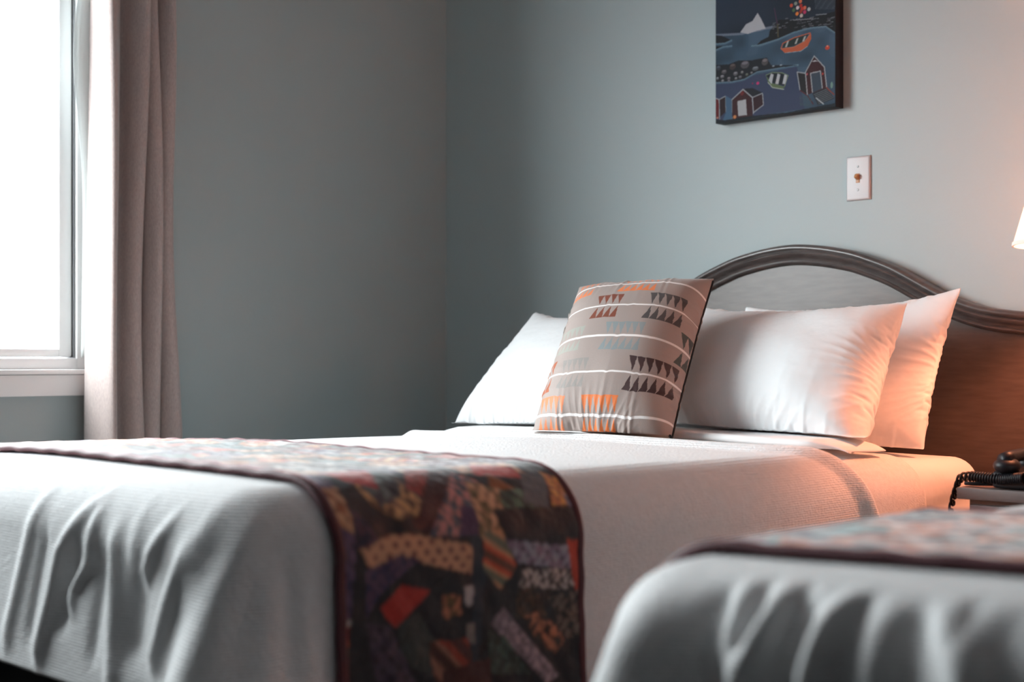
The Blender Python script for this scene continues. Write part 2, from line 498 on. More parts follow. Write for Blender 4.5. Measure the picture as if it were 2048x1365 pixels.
class Bed:
    """Shape of a made bed: soft top, rounded shoulders and hanging sides; every cover lies on this shape."""
    def __init__(s, xc, hw, yf, yh, r, rc, zb, crown, rise, Dside, Dfoot, ridges, flare, seed, far_corner=(1.38, .075), early=0.0):
        s.xc, s.hw, s.yf, s.yh, s.r, s.rc = xc, hw, yf, yh, r, rc
        s.zb, s.crown, s.rise, s.Ds, s.Df = zb, crown, rise, Dside, Dfoot
        s.Ls = yh - yf - rc; s.arc = PI * rc / 2; s.Lf = 2 * (hw - rc)
        s.total = 2 * s.Ls + 2 * s.arc + s.Lf
        s.ridges = ridges; s.flare = flare; s.fc = far_corner; s.early = early
        rnd = random.Random(seed)
        s.rand = []
        for side in (0, 1):
            base = 0 if side == 0 else s.Ls + 2 * s.arc + s.Lf
            for k in range(16):
                yy = rnd.uniform(0.0, s.Ls)
                s.rand.append((base + yy, rnd.uniform(-.1, .1), rnd.uniform(.03, .06), rnd.uniform(.0005, .0022), rnd.uniform(0, .05)))
    def ztop(s, X, Y):
        t = (X - s.xc) / s.hw
        z = s.zb + s.crown * (1 - t * t) + s.rise * np.clip(1 - (Y - s.yf) / (s.yh - s.yf), 0, 1)
        z = z + .003 * np.sin(X * 5.1 + Y * 3.3) * np.sin(Y * 4.7 - X * 2) * (1 - t ** 4)
        z = z - .012 * np.exp(-((Y - s.yf) / .06) ** 2) - .009 * smooth01(-t)
        return z
    def fold(s, sv, d):
        o = np.zeros_like(d)
        dd = np.clip(d, -.12, 1)
        for (pts, w, a) in s.ridges:
            pts = sorted(pts, key=lambda p: p[1])
            ds = np.array([p[1] for p in pts]); ss = np.array([p[0] for p in pts])
            c = np.interp(dd, ds, ss)
            n = len(ds)
            env = smooth01((dd - ds[0] + .05) / .06) * (1 - smooth01((dd - ds[-1]) / .05) if ds[-1] < .19 else 1)
            o += a * env * np.exp(-((sv - c) / w) ** 2)
        for (s0, ln, w, a, d0) in s.rand:
            o += a * smooth01((dd - d0) / .15) * np.exp(-((sv - s0 - ln * dd) / w) ** 2)
        # flare at both foot corners and along the foot
        for c, w_ in ((s.Ls + s.arc * .62, .075), (s.Ls + s.arc * s.fc[0] + s.Lf, s.fc[1])):
            o += s.flare * np.clip(dd + .02 + s.early, 0, 1) * np.exp(-((sv - c) / w_) ** 2)
        foot = smooth01((sv - s.Ls) / .1) * smooth01((s.Ls + 2 * s.arc + s.Lf - sv) / .1)
        o += foot * np.clip(dd, 0, 1) * .10
        return np.maximum(o, -.010)
    def pos(s, p, n, spine, sv, q, lift=0.0):
        """p,n,spine: (...,2); sv,q: (...) -> (...,3)"""
        r = s.r
        pin = p - n * r
        Lq = np.linalg.norm(pin - spine, axis=-1) + 1e-9
        f = np.clip(-q / Lq, 0, 1)[..., None]
        top = pin * (1 - f) + spine * f
        zt = s.ztop(top[..., 0], top[..., 1])
        th = np.clip(q / r, 0, PI / 2)
        d = np.maximum(q - PI * r / 2, 0)
        dd = q - PI * r / 2
        w = smooth01((q - r * (.35 - .3 * (s.early > 0))) / (r * (1.3 - .5 * (s.early > 0))))
        o = s.fold(sv, dd) * w
        rr = r + lift
        out = np.zeros(q.shape + (3,))
        rad = (rr * np.sin(th))[..., None] + o[..., None]
        xy = np.where((q > 0)[..., None], pin + n * rad, top)
        out[..., :2] = xy
        out[..., 2] = zt - r + rr * np.cos(th) - d
        return out
    def path(s, n_side, n_arc, n_foot, y_head):
        P, N, SP, SV = [], [], [], []
        def add(p, n, sp, sv): P.append(p); N.append(n); SP.append(sp); SV.append(sv)
        ys = np.linspace(y_head, s.yf + s.rc, n_side)
        for y in ys: add((s.xc + s.hw, y), (1, 0), (s.xc, max(y, s.yf + .5)), s.yh - y)
        for k in range(1, n_arc + 1):
            a = k / n_arc * PI / 2
            add((s.xc + s.hw - s.rc + s.rc * math.cos(a), s.yf + s.rc - s.rc * math.sin(a)), (math.cos(a), -math.sin(a)), (s.xc, s.yf + .5), s.Ls + s.rc * a)
        for k in range(1, n_foot):
            x = s.xc + s.hw - s.rc - s.Lf * k / n_foot
            add((x, s.yf), (0, -1), (s.xc, s.yf + .5), s.Ls + s.arc + s.Lf * k / n_foot)
        for k in range(n_arc + 1):
            a = PI / 2 + k / n_arc * PI / 2
            add((s.xc - s.hw + s.rc + s.rc * math.cos(a), s.yf + s.rc - s.rc * math.sin(a)), (math.cos(a), -math.sin(a)), (s.xc, s.yf + .5), s.Ls + s.arc + s.Lf + s.rc * (a - PI / 2))
        for y in ys[::-1][1:]: add((s.xc - s.hw, y), (-1, 0), (s.xc, max(y, s.yf + .5)), s.total - (s.yh - y))
        return map(lambda a: np.array(a, float), (P, N, SP, SV))
    def drop(s, sv):
        foot = smooth01((sv - s.Ls + .05) / (s.arc + .1)) * smooth01((s.total - s.Ls + .05 - sv) / (s.arc + .1))
        return s.Ds * (1 - foot) + s.Df * foot
    def cover(s, name, m, parent, y_head, skew, lift, thick, n=(260, 26, 240), edge_puff=0.0, y_start=None, drop_add=0):
        P, N, SP, SV = s.path(*n, y_head)
        D = s.drop(SV) + drop_add
        nt, nr, nd = 60, 16, 46
        rows = []
        for j in range(nt + nr + nd + 1):
            if j <= nt:
                q = -np.linalg.norm(P - N * s.r - SP, axis=1) * (1 - j / nt)
            elif j <= nt + nr:
                q = np.full(len(P), PI * s.r / 2 * (j - nt) / nr)
            else:
                q = PI * s.r / 2 + D * (j - nt - nr) / nd
            Pj = P.copy(); SPj = SP.copy()
            side = np.abs(N[:, 0]) > .999
            wgt = smooth01((P[:, 1] - (y_head - .5)) / .5) * side
            sh = skew * smooth01((q + .08) / .35) * wgt
            Pj[:, 1] += sh; SPj[:, 1] += sh
            puff = edge_puff * smooth01((P[:, 1] - (y_head - .05)) / .045) * side
            X = s.pos(Pj, N, SPj, SV - sh, q, lift + puff)
            rows.append(X)
        G = np.array(rows)
        me = grid_mesh(name, G)
        bm = bmesh.new(); bm.from_mesh(me)      # close the cloth along the middle of the bed
        bmesh.ops.remove_doubles(bm, verts=bm.verts, dist=2e-5); bm.to_mesh(me); bm.free()
        o = link(name, me, parent, m)
        sd = o.modifiers.new('thickness', 'SOLIDIFY'); sd.thickness = thick; sd.offset = 0
        return o

def ridge_conv(bed_xc, hw, rc, r, yf, yh, H0, Yp, side):
    """photo point on the foot face -> (path length, drop)"""
    Ls = yh - yf - rc; arc = PI * rc / 2
    def f(x, y):
        dx, dy = ray_dir(x)
        t = Yp / dy; X = t * dx
        H = (y - 717) / FPX * t
        return (Ls + arc + (bed_xc + hw - rc - X), H - H0 - r)
    return f

# near bed of the photo's middle: bed A
A = dict(xc=-2.165, hw=.665, yf=1.035, yh=3.08, r=.092, rc=.11)
ca = ridge_conv(A['xc'], A['hw'], A['rc'], A['r'], A['yf'], A['yh'], .184, 1.0, 1)
ra = [([ca(150, 985), ca(95, 1110), ca(85, 1200), ca(70, 1300)], .012, .016),
      ([ca(152, 1050), ca(152, 1140), ca(122, 1195)], .010, .014),
      ([ca(118, 1120), ca(105, 1230)], .016, -.016),
      ([ca(40, 1000), ca(25, 1120), ca(5, 1270)], .012, .010),
      ([ca(196, 1100), ca(205, 1200), ca(214, 1350)], .014, .012),
      ([ca(180, 1130), ca(172, 1300)], .012, -.008),
      ([ca(293, 1060), ca(275, 1110), ca(262, 1150)], .010, .014),
      ([ca(255, 1180), ca(248, 1290)], .022, -.016),
      ([ca(335, 1130), ca(318, 1210), ca(302, 1310)], .013, .016),
      ([ca(345, 1240), ca(340, 1360)], .018, -.010),
      ([ca(60, 1100), ca(45, 1260)], .010, -.008),
      ([ca(230, 1010), ca(236, 1100)], .012, .006),
      ([ca(362, 1010), ca(352, 1120)], .014, .008),
      ([ca(425, 1060), ca(400, 1180), ca(378, 1365)], .020, .022),
      ([ca(455, 1080), ca(470, 1240), ca(440, 1365)], .030, -.012)]
rnd = random.Random(4)
for k in range(9):
    xx = -2.22 - .07 * k
    s0 = A['yh'] - A['yf'] - A['rc'] + PI * A['rc'] / 2 + (A['xc'] + A['hw'] - A['rc'] - xx)
    ra.append(([(s0, .0), (s0 + rnd.uniform(-.03, .03), .21)], rnd.uniform(.012, .02), rnd.uniform(-.012, .018)))
Ls = A['yh'] - A['yf'] - A['rc']
# soft vertical folds on the long side between the corner and the runner
for (y0, y1, w, a) in ((1.085, 1.075, .012, .007), (1.125, 1.13, .014, .009), (1.06, 1.04, .010, -.006), (1.105, 1.10, .010, -.006)):
    ra.append(([(A['yh'] - y0, .02), (A['yh'] - y1, .36)], w, a))
bedA = Bed(**A, zb=.590, crown=.008, rise=.026, Dside=.36, Dfoot=.195, ridges=[(p_, w_ * 1.25, a_ * .72) for p_, w_, a_ in ra], flare=.30, seed=3)

B = dict(xc=-.270, hw=.655, yf=1.03, yh=3.08, r=.072, rc=.10)
cb = ridge_conv(B['xc'], B['hw'], B['rc'], B['r'], B['yf'], B['yh'], .204, 1.0, 1)
rb = [([cb(1412, 1150), cb(1417, 1200), cb(1420, 1260)], .010, .014),
      ([cb(1395, 1230), cb(1385, 1365)], .020, -.014),
      ([cb(1483, 1150), cb(1500, 1235), cb(1455, 1345)], .011, .018),
      ([cb(1449, 1180), cb(1452, 1260)], .010, -.012),
      ([cb(1522, 1165), cb(1522, 1215)], .008, -.012),
      ([cb(1548, 1290), cb(1540, 1400)], .018, -.018),
      ([cb(1640, 1150), cb(1612, 1240), cb(1587, 1370)], .011, .020),
      ([cb(1643, 1240), cb(1655, 1380)], .014, -.016),
      ([cb(1866, 1170), cb(1868, 1240)], .009, -.009),
      ([cb(1815, 1210), cb(1850, 1290), cb(1905, 1390)], .016, .012),
      ([cb(1775, 1270), cb(1780, 1390)], .022, -.010),
      ([cb(1985, 1270), cb(1990, 1400)], .024, -.012),
      ([cb(1720, 1230), cb(1700, 1390)], .016, .006)]
for k in range(14):
    xx = -.38 + .07 * k
    s0 = B['yh'] - B['yf'] - B['rc'] + PI * B['rc'] / 2 + (B['xc'] + B['hw'] - B['rc'] - xx)
    rb.append(([(s0, .0), (s0 + rnd.uniform(-.03, .03), .21)], rnd.uniform(.012, .02), rnd.uniform(-.012, .018)))
bedB = Bed(**B, zb=.595, crown=.007, rise=.005, Dside=.36, Dfoot=.205, ridges=[(p_, w_ * 1.15, a_ * 1.05) for p_, w_, a_ in rb], flare=.45, seed=8, far_corner=(1.10, .036), early=.06)

# ---- bed body: mattress, box spring, legs, headboard
def head_curve(d):
    xs = [0, .04, .10, .19, .30, .38, .43, .50, .56, .66, .72, .78]
    hs_ = [.303, .301, .294, .276, .236, .192, .164, .135, .119, .107, .104, .103]
    return np.interp(d, xs, hs_)
def headboard(parent, xc, yb):
    hb_w = .755
    n = 180
    x = np.linspace(-hb_w, hb_w, n)
    h = E + head_curve(np.abs(x))
    for _ in range(14):
        h[1:-1] = (h[:-2] + 2 * h[1:-1] + h[2:]) / 4
    T = np.stack([np.gradient(x), np.gradient(h)], 1); T /= np.linalg.norm(T, axis=1)[:, None]
    Nn = np.stack([T[:, 1], -T[:, 0]], 1)     # points down/inwards
    # moulding section: (inward offset, depth towards the room)
    prof = [(0, 0), (0, .030), (.002, .036), (.006, .040), (.011, .041), (.015, .038), (.017, .034), (.0185, .033),
            (.020, .036), (.024, .0385), (.028, .037), (.033, .031), (.038, .0275), (.042, .0265), (.0435, .029), (.047, .031),
            (.051, .029), (.054, .023), (.055, .016), (.056, 0)]
    P = np.zeros((n, len(prof), 3))
    for j, (w, dp) in enumerate(prof):
        P[:, j, 0] = x + Nn[:, 0] * w; P[:, j, 2] = h + Nn[:, 1] * w; P[:, j, 1] = yb - dp
    P[..., 0] += xc
    
    # panel
    bm = bmesh.new()
    prof_in = np.stack([x[4:-4] + Nn[4:-4, 0] * .045, h[4:-4] + Nn[4:-4, 1] * .045], 1)
    front = [bm.verts.new((xc + a, yb - .018, b)) for a, b in prof_in] + [bm.verts.new((xc + prof_in[-1][0], yb - .018, .25)), bm.verts.new((xc + prof_in[0][0], yb - .018, .25))]
    f = bm.faces.new(front)
    r = bmesh.ops.extrude_face_region(bm, geom=[f])
    for v in [g for g in r['geom'] if isinstance(g, bmesh.types.BMVert)]: v.co.y = yb
    hb = bm_obj('headboard', bm, M_panel, parent, smooth=False)
    me = grid_mesh('moulded_rail', P, wrap_v=True)
    me.set_sharp_from_angle(angle=math.radians(50))
    rl = link('moulded_rail', me, hb, M_wood)
    for sx in (-1, 1):
        xa = xc + sx * (hb_w - .025)
        box('post', xa - .025, xa + .025, yb - .026, yb, .0, float(h[0]) - .045, M_wood, hb, bevel=.004)
    return hb

def bed_body(bed, label, hb_xc):
    b = empty('double_bed', (0, 0, 0), label, 'bed', 'the two motel beds')
    # mattress: rounded block following the top shape
    hw = bed.hw - .017; yf = bed.yf + .03; yh = bed.yh; rc = .10; r = .06
    pts = []
    def corner(cx, cy, a0, rc=rc):
        for k in range(9):
            a = a0 + k / 8 * PI / 2
            pts.append((cx + math.cos(a) * rc, cy + math.sin(a) * rc, math.cos(a), math.sin(a)))
    def line(p0, p1, n, k):
        for i in range(1, k): pts.append((p0[0] + (p1[0] - p0[0]) * i / k, p0[1] + (p1[1] - p0[1]) * i / k, *n))
    X0, X1 = bed.xc - hw, bed.xc + hw
    rh = .062
    corner(X1 - rh, yh - rh, 0, rh); line((X1 - rh, yh), (X0 + rh, yh), (0, 1), 24)
    corner(X0 + rh, yh - rh, PI / 2, rh); line((X0, yh - rh), (X0, yf + rc), (-1, 0), 50)
    corner(X0 + rc, yf + rc, PI); line((X0 + rc, yf), (X1 - rc, yf), (0, -1), 24)
    corner(X1 - rc, yf + rc, 3 * PI / 2); line((X1, yf + rc), (X1, yh - rh), (1, 0), 90)
    pts = np.array(pts)
    rows = []
    cx, cy = bed.xc, (yf + yh) / 2
    for f in np.linspace(0, 1, 22):
        x = cx + (pts[:, 0] - pts[:, 2] * r - cx) * f; y = cy + (pts[:, 1] - pts[:, 3] * r - cy) * f
        rows.append(np.stack([x, y, bed.ztop(x, y) - .016], 1))
    base = rows[-1][:, 2]
    for k in range(1, 9):
        a = k / 8 * PI / 2
        rows.append(np.stack([pts[:, 0] + pts[:, 2] * r * (math.sin(a) - 1), pts[:, 1] + pts[:, 3] * r * (math.sin(a) - 1), base - r * (1 - math.cos(a))], 1))
    for k in range(1, 15):
        d = k / 14 * .165
        bul = .002 * math.sin(PI * k / 14)
        # horizontal drag wrinkles of the fitted sheet near the head corner
        wr = .005 * np.sin(d * 62 + pts[:, 1] * 9 - pts[:, 0] * 5) * smooth01((pts[:, 1] - 2.6) / .25) * smooth01(k / 3)
        rows.append(np.stack([pts[:, 0] + pts[:, 2] * (bul + wr), pts[:, 1] + pts[:, 3] * (bul + wr), base - r - d], 1))
    rows.append(np.stack([pts[:, 0] - pts[:, 2] * .05, pts[:, 1] - pts[:, 3] * .05, base * 0 + .385], 1))
    G = np.array(rows)
    # little ear of sheet at the head corner
    cxn, cyn = X1 - .012, yh - .012
    dist = np.sqrt((G[..., 0] - cxn) ** 2 + (G[..., 1] - cyn) ** 2 + ((G[..., 2] - .585) * 1.3) ** 2)
    G[..., 2] += .020 * np.exp(-(dist / .018) ** 2); G[..., 0] += .014 * np.exp(-(dist / .022) ** 2)
    link('mattress', grid_mesh('mattress', G, wrap_v=True), b, M_sheet)
    box('box_spring', X0 + .03, X1 - .03, yf + .02, yh - .01, .17, .385, M_base, b, bevel=.015)
    for sx in (X0 + .1, X1 - .1):
        for sy in (yf + .12, yh - .12):
            lg = lathe('leg', [(.0, 0), (.022, 0), (.026, .02), (.03, .172), (0, .172)], M_black, b, (sx, sy, 0), 16)
    headboard(b, hb_xc, WY - .012)
    return b
bed_body(bedA, 'double bed against the sage wall under the painting, arched taupe wood headboard', -2.135)
bed_body(bedB, 'nearer double bed at the lower right, only its draped foot end in view', -.245)

def head_trim(o, ymax): pass
ob = bedA.cover('thermal_blanket', M_blanket, None, 2.74, .04, -.004, .004)
tag(ob, 'thin textured blanket showing between the coverlet hem and the bare mattress corner', 'blanket')
oc = bedA.cover('coverlet', M_cover, None, 2.40, .17, .008, .006, edge_puff=.014)
tag(oc, 'white woven coverlet on the bed under the painting, folds hanging at its foot', 'coverlet')
oc2 = bedB.cover('coverlet', M_cover, None, 2.40, .17, .008, .006, edge_puff=.01)
tag(oc2, 'blurred white coverlet draped over the nearer bed at lower right', 'coverlet')

# ------------------------------------------------------------------ quilted runners
def print_fn(kind, c1, c2, seed, sc=1.0):
    r = random.Random(seed)
    px, py, an = r.uniform(0, 9), r.uniform(0, 9), r.uniform(0, PI)
    c1 = np.array(c1); c2 = np.array(c2)
    def f(x, y):
        if kind == 'solid':
            return c1 * (1 + .06 * np.sin(x * .9 + y * 1.3))[:, None]
        if kind == 'stripe':
            v = np.sin((x * math.cos(an) + y * math.sin(an)) * .75 * sc)
            k = smooth01(v * 2 + .5)[:, None]
            v2 = (np.sin((x * math.cos(an) + y * math.sin(an)) * .25 * sc) > .4)[:, None]
            return (c1 * k + c2 * (1 - k)) * np.where(v2, [1.0, .35, .3], [1, 1, 1])
        if kind == 'floral':
            v = np.sin(x * .52 * sc + px + 1.3 * np.sin(y * .37 * sc)) * np.sin(y * .49 * sc + py + 1.1 * np.sin(x * .31 * sc + px))
            w = np.sin(x * .83 * sc + py) * np.sin(y * .77 * sc + px)
            k = smooth01(v * 3 + .4)[:, None]
            g = (w > .55)[:, None]
            return (c1 * k + c2 * (1 - k)) * np.where(g, .45, 1.0)
        v = ((np.sin(x * .6 * sc + px) * np.sin(y * .6 * sc + py)) > .45)[:, None]
        return np.where(v, c2, c1)
    return f
def SC(*c): return s2l(c)
PAL = [('solid', SC(28, 30, 38), 0), ('solid', SC(120, 30, 28), 0), ('floral', SC(205, 160, 125), SC(150, 90, 60)),
       ('floral', SC(150, 150, 160), SC(100, 60, 70)), ('floral', SC(80, 110, 115), SC(40, 60, 70)), ('solid', SC(70, 20, 28), 0),
       ('dots', SC(215, 175, 150), SC(90, 40, 40)), ('stripe', SC(210, 170, 120), SC(150, 50, 40)), ('floral', SC(100, 80, 110), SC(60, 50, 80)),
       ('solid', SC(60, 80, 78), 0), ('floral', SC(190, 120, 60), SC(120, 60, 30)), ('solid', SC(22, 22, 26), 0),
       ('floral', SC(200, 195, 190), SC(120, 120, 125)), ('solid', SC(170, 60, 40), 0)]
def crazy(R, x0, x1, y0, y1, rnd, pal, depth=4):
    def split(poly, d):
        if d == 0:
            k, c1, c2 = pal[rnd.randrange(len(pal))]
            R.poly(poly, None, print_fn(k, c1, c1 if isinstance(c2, int) else c2, rnd.random()))
            return
        P = np.array(poly); c = P.mean(0) + np.array([rnd.uniform(-8, 8), rnd.uniform(-8, 8)])
        ext = P.max(0) - P.min(0)
        an = (0 if ext[0] > ext[1] else PI / 2) + rnd.uniform(-.6, .6)
        n = np.array([math.cos(an), math.sin(an)])
        a, b = [], []
        for i in range(len(P)):
            p, q = P[i], P[(i + 1) % len(P)]
            sp, sq = (p - c) @ n, (q - c) @ n
            (a if sp >= 0 else b).append(p)
            if sp * sq < 0:
                m = p + (q - p) * sp / (sp - sq); a.append(m); b.append(m)
        for w in (a, b):
            if len(w) >= 3: split(w, d - 1)
    split([(x0, y0), (x1, y0), (x1, y1), (x0, y1)], depth)

def runner(bed, y0, y1, label, seed, pal, overlay=None, drop=.36, far_drop=.30):
    res = .0028
    Lt = bed.hw - bed.r
    qa = PI * bed.r / 2
    # v runs from the far hem (negative) over the top to the near hem
    vf = Lt + qa + far_drop; vn = Lt + qa + drop
    nv = int((vf + vn) / res); nw = int((y1 - y0) / res)
    V = np.linspace(-vf, vn, nv); Yv = np.linspace(y0, y1, nw)
    R = Raster(nw, nv, SC(60, 50, 50))
    rnd = random.Random(seed)
    blk = nw / 2
    j = 0; k = 0
    while j < nv:
        for i in range(2):
            crazy(R, i * blk, (i + 1) * blk, j, min(j + blk, nv), rnd, pal)
        j += blk; k += 1
    if overlay: overlay(R, y0, res, vf, Lt, bed)
    R.blur(1)
    bw = .013 / res
    def grid(Yv, lift, under=0):
        YY, VV = np.meshgrid(Yv, V, indexing='ij')
        near = VV >= 0
        q = np.abs(VV) - Lt
        p = np.stack([np.where(near, bed.xc + bed.hw, bed.xc - bed.hw), YY], -1)
        n = np.stack([np.where(near, 1.0, -1.0), 0 * YY], -1)
        sp = np.stack([0 * YY + bed.xc, YY], -1)
        sv = np.where(near, bed.yh - YY, bed.total - (bed.yh - YY))
        # quilting puckers
        pk = .0014 * np.sin(YY * 95 + np.sin(VV * 30)) * np.sin(VV * 80 + np.sin(YY * 41))
        sag = .006 * smooth01((q - .2) / .3)
        G = bed.pos(p, n, sp, sv, q, lift)
        G[..., 2] += np.where(q <= 0, pk, 0)
        G[..., 0] += np.where(q > 0, (pk + sag) * n[..., 0], 0)
        return G
    rt = empty('quilt_runner', (0, 0, 0), label, 'bed runner')
    G = grid(Yv, .021)
    o = link('patchwork_top', grid_mesh('patchwork_top', G), rt, M_quilt)
    vcol(o.data, R.a.reshape(-1, 3))
    sd = o.modifiers.new('thickness', 'SOLIDIFY'); sd.thickness = .006; sd.offset = 0
    # bindings along the long edges and the two hems
    for yb, sg in ((y0, -1), (y1, 1)):
        Gb = grid(np.array([yb - .002, yb, yb + .001]), .021)
        Nv = np.zeros_like(Gb[1])
        th = np.clip((np.abs(V) - Lt) / bed.r, 0, PI / 2)
        Nv[:, 0] = np.sign(V) * np.sin(th); Nv[:, 2] = np.cos(th)
        c = Gb[1][::4]; Nn = Nv[::4]
        a = np.linspace(0, 2 * PI, 10, endpoint=False)
        P = c[:, None] + .0085 * np.cos(a)[None, :, None] * np.array([0, 1.0, 0]) + .0055 * np.sin(a)[None, :, None] * Nn[:, None]
        link('binding', grid_mesh('binding', P, wrap_v=True), rt, M_bind)
    for end in (0, -1):
        c = G[::3, end]
        link('binding', tube_mesh('binding', c, .007, 8), rt, M_bind)
    return rt

def overlay_A(R, y0, res, vf, Lt, bed):
    # patches of the hanging end, traced on the quilt's own surface
    qs = np.linspace(0.0, PI * bed.r / 2 + .36, 900)
    th = np.clip(qs / bed.r, 0, PI / 2); d = np.maximum(qs - PI * bed.r / 2, 0)
    PX = bed.xc + bed.hw - bed.r + (bed.r + .019) * np.sin(th)
    zt = float(bed.ztop(np.array(bed.xc + bed.hw - bed.r), np.array(1.4)))
    PZ = zt - bed.r + (bed.r + .019) * np.cos(th) - d
    def conv(cx, cy):
        x = 600 + cx / 2.703; y = 860 + cy / 2.703
        dx, dy = ray_dir(x)
        t = PX / dx; z = E - (y - 717) / FPX * t
        i = int(np.argmin(np.abs(z - PZ)))
        return ((t[i] * dy - y0) / res, (vf + Lt + qs[i]) / res)
    def pl(pts, kind, c1, c2=None, sc=1.0, seed=1):
        c_ = np.mean(pts, axis=0); gr = 1.13 if len(pts) < 9 and max(p[0] for p in pts) - min(p[0] for p in pts) < 700 else 1.0
        pts = [tuple(c_ + (np.array(p) - c_) * gr) for p in pts]
        R.poly([conv(*p) for p in pts], None, print_fn(kind, SC(*c1), SC(*(c2 or c1)), seed, sc))
    BL = (26, 28, 34); NV = (34, 46, 58); MR = (62, 26, 30)
    pl([(90, 270), (1600, 240), (1640, 1600), (200, 1600)], 'solid', BL)
    pl([(380, 250), (620, 400), (600, 450), (500, 480), (380, 420), (300, 330)], 'floral', (214, 165, 115), (110, 80, 60), 1.1)
    pl([(330, 250), (440, 250), (520, 360), (420, 420), (330, 330)], 'floral', (110, 120, 120), (60, 60, 66))
    pl([(60, 200), (330, 230), (380, 330), (230, 300), (90, 260)], 'solid', (175, 50, 44))
    pl([(540, 230), (680, 250), (640, 360), (560, 330)], 'floral', (170, 60, 50), (130, 50, 40), 2)
    pl([(680, 240), (800, 260), (690, 560), (600, 500)], 'solid', MR)
    pl([(800, 260), (930, 300), (940, 550), (700, 550)], 'floral', (205, 140, 135), (80, 90, 105), 1.2, 3)
    pl([(850, 420), (930, 420), (940, 550), (850, 560)], 'solid', (80, 60, 90))
    pl([(900, 200), (1110, 215), (1160, 260), (930, 250)], 'solid', (190, 60, 50))
    pl([(990, 250), (1160, 340), (1010, 330)], 'solid', (140, 80, 40))
    pl([(880, 300), (1060, 340), (1100, 560), (960, 600), (920, 420)], 'floral', (215, 165, 130), (120, 100, 70), 1.0, 5)
    pl([(1060, 330), (1180, 320), (1300, 420), (1090, 430)], 'floral', (100, 130, 110), (60, 75, 66), .9)
    pl([(1170, 250), (1280, 260), (1310, 400), (1190, 380)], 'solid', (92, 98, 104))
    pl([(1280, 240), (1360, 270), (1430, 400), (1340, 410)], 'floral', (225, 160, 90), (190, 120, 80), 1.3)
    pl([(1400, 340), (1450, 370), (1500, 500), (1430, 500)], 'floral', (215, 165, 135), (110, 110, 130), 1.0)
    pl([(1050, 430), (1430, 410), (1530, 520), (1520, 620), (1110, 580)], 'solid', BL)
    pl([(330, 620), (560, 570), (890, 620), (890, 760), (600, 700), (390, 740)], 'dots', (215, 160, 125), (110, 55, 55), 1.3)
    pl([(240, 440), (330, 500), (400, 600), (300, 640)], 'floral', (90, 66, 80), (50, 46, 66))
    pl([(350, 770), (500, 690), (620, 700), (420, 880), (360, 1000)], 'floral', (96, 70, 96), (60, 50, 84), 1.2)
    pl([(540, 845), (670, 870), (500, 1050), (430, 960)], 'solid', (178, 46, 36))
    pl([(760, 890), (840, 890), (850, 980), (760, 1010)], 'floral', (190, 120, 90), (100, 80, 50))
    pl([(870, 840), (915, 840), (910, 920), (880, 940)], 'solid', (190, 180, 180))
    pl([(900, 600), (960, 600), (980, 800), (940, 1220), (900, 1210), (920, 900)], 'solid', NV)
    pl([(880, 1040), (920, 1040), (920, 1140), (880, 1130)], 'solid', (130, 120, 116))
    pl([(980, 560), (1060, 540), (1140, 720), (1060, 830), (980, 740)], 'stripe', (205, 150, 110), (110, 110, 90), 1.0, 7)
    pl([(1110, 590), (1480, 620), (1490, 740), (1180, 700)], 'floral', (160, 155, 170), (130, 110, 130), 1.0, 8)
    pl([(1200, 740), (1490, 740), (1480, 800), (1400, 840), (1180, 830)], 'floral', (200, 185, 180), (70, 60, 60), 1.6, 9)
    pl([(1425, 610), (1490, 615), (1560, 1170), (1525, 1180)], 'solid', (185, 60, 38))
    pl([(1160, 850), (1240, 840), (1300, 980), (1150, 1000)], 'floral', (90, 66, 50), (56, 46, 40))
    pl([(1090, 970), (1350, 1290), (1290, 1330), (1030, 1050)], 'floral', (175, 155, 165), (130, 115, 125), 1.2, 11)
    pl([(1200, 1000), (1270, 980), (1400, 1090), (1340, 1180), (1240, 1090)], 'floral', (190, 120, 90), (60, 50, 44), 1.0, 12)
    pl([(1330, 900), (1480, 860), (1480, 1080), (1400, 1100)], 'floral', (110, 95, 85), (36, 34, 36), 1.2, 14)
    pl([(520, 1060), (620, 1000), (720, 1180), (680, 1290), (560, 1260)], 'solid', (56, 62, 60))
    pl([(690, 1150), (880, 1130), (900, 1290), (720, 1365)], 'stripe', (150, 100, 80), (70, 40, 34), .7, 15)
    pl([(350, 1060), (470, 1080), (600, 1365), (400, 1365)], 'floral', (72, 60, 76), (50, 40, 60), .8, 16)
    pl([(1000, 1090), (1080, 1110), (1200, 1290), (1020, 1290)], 'floral', (70, 90, 80), (50, 60, 56), 1.0)
    pl([(760, 1300), (990, 1230), (1000, 1400), (760, 1400)], 'solid', (70, 36, 34))

runner(bedA, 1.175, 1.645, 'patchwork quilt runner hanging over the side of the bed under the painting', 21, PAL, overlay_A)
PAL2 = [('floral', SC(220, 110, 30), SC(170, 70, 20)), ('floral', SC(140, 185, 185), SC(90, 130, 135)), ('floral', SC(205, 100, 35), SC(150, 60, 25)), ('solid', SC(50, 55, 75), 0),
        ('solid', SC(90, 40, 50), 0), ('floral', SC(170, 130, 125), SC(110, 80, 90)), ('solid', SC(60, 40, 45), 0), ('floral', SC(215, 120, 60), SC(120, 70, 50)),
        ('solid', SC(40, 40, 50), 0), ('floral', SC(80, 95, 110), SC(50, 60, 70))]
runner(bedB, 1.165, 1.60, 'blurred orange and teal patchwork quilt runner across the nearer bed', 5, PAL2)
#PART3

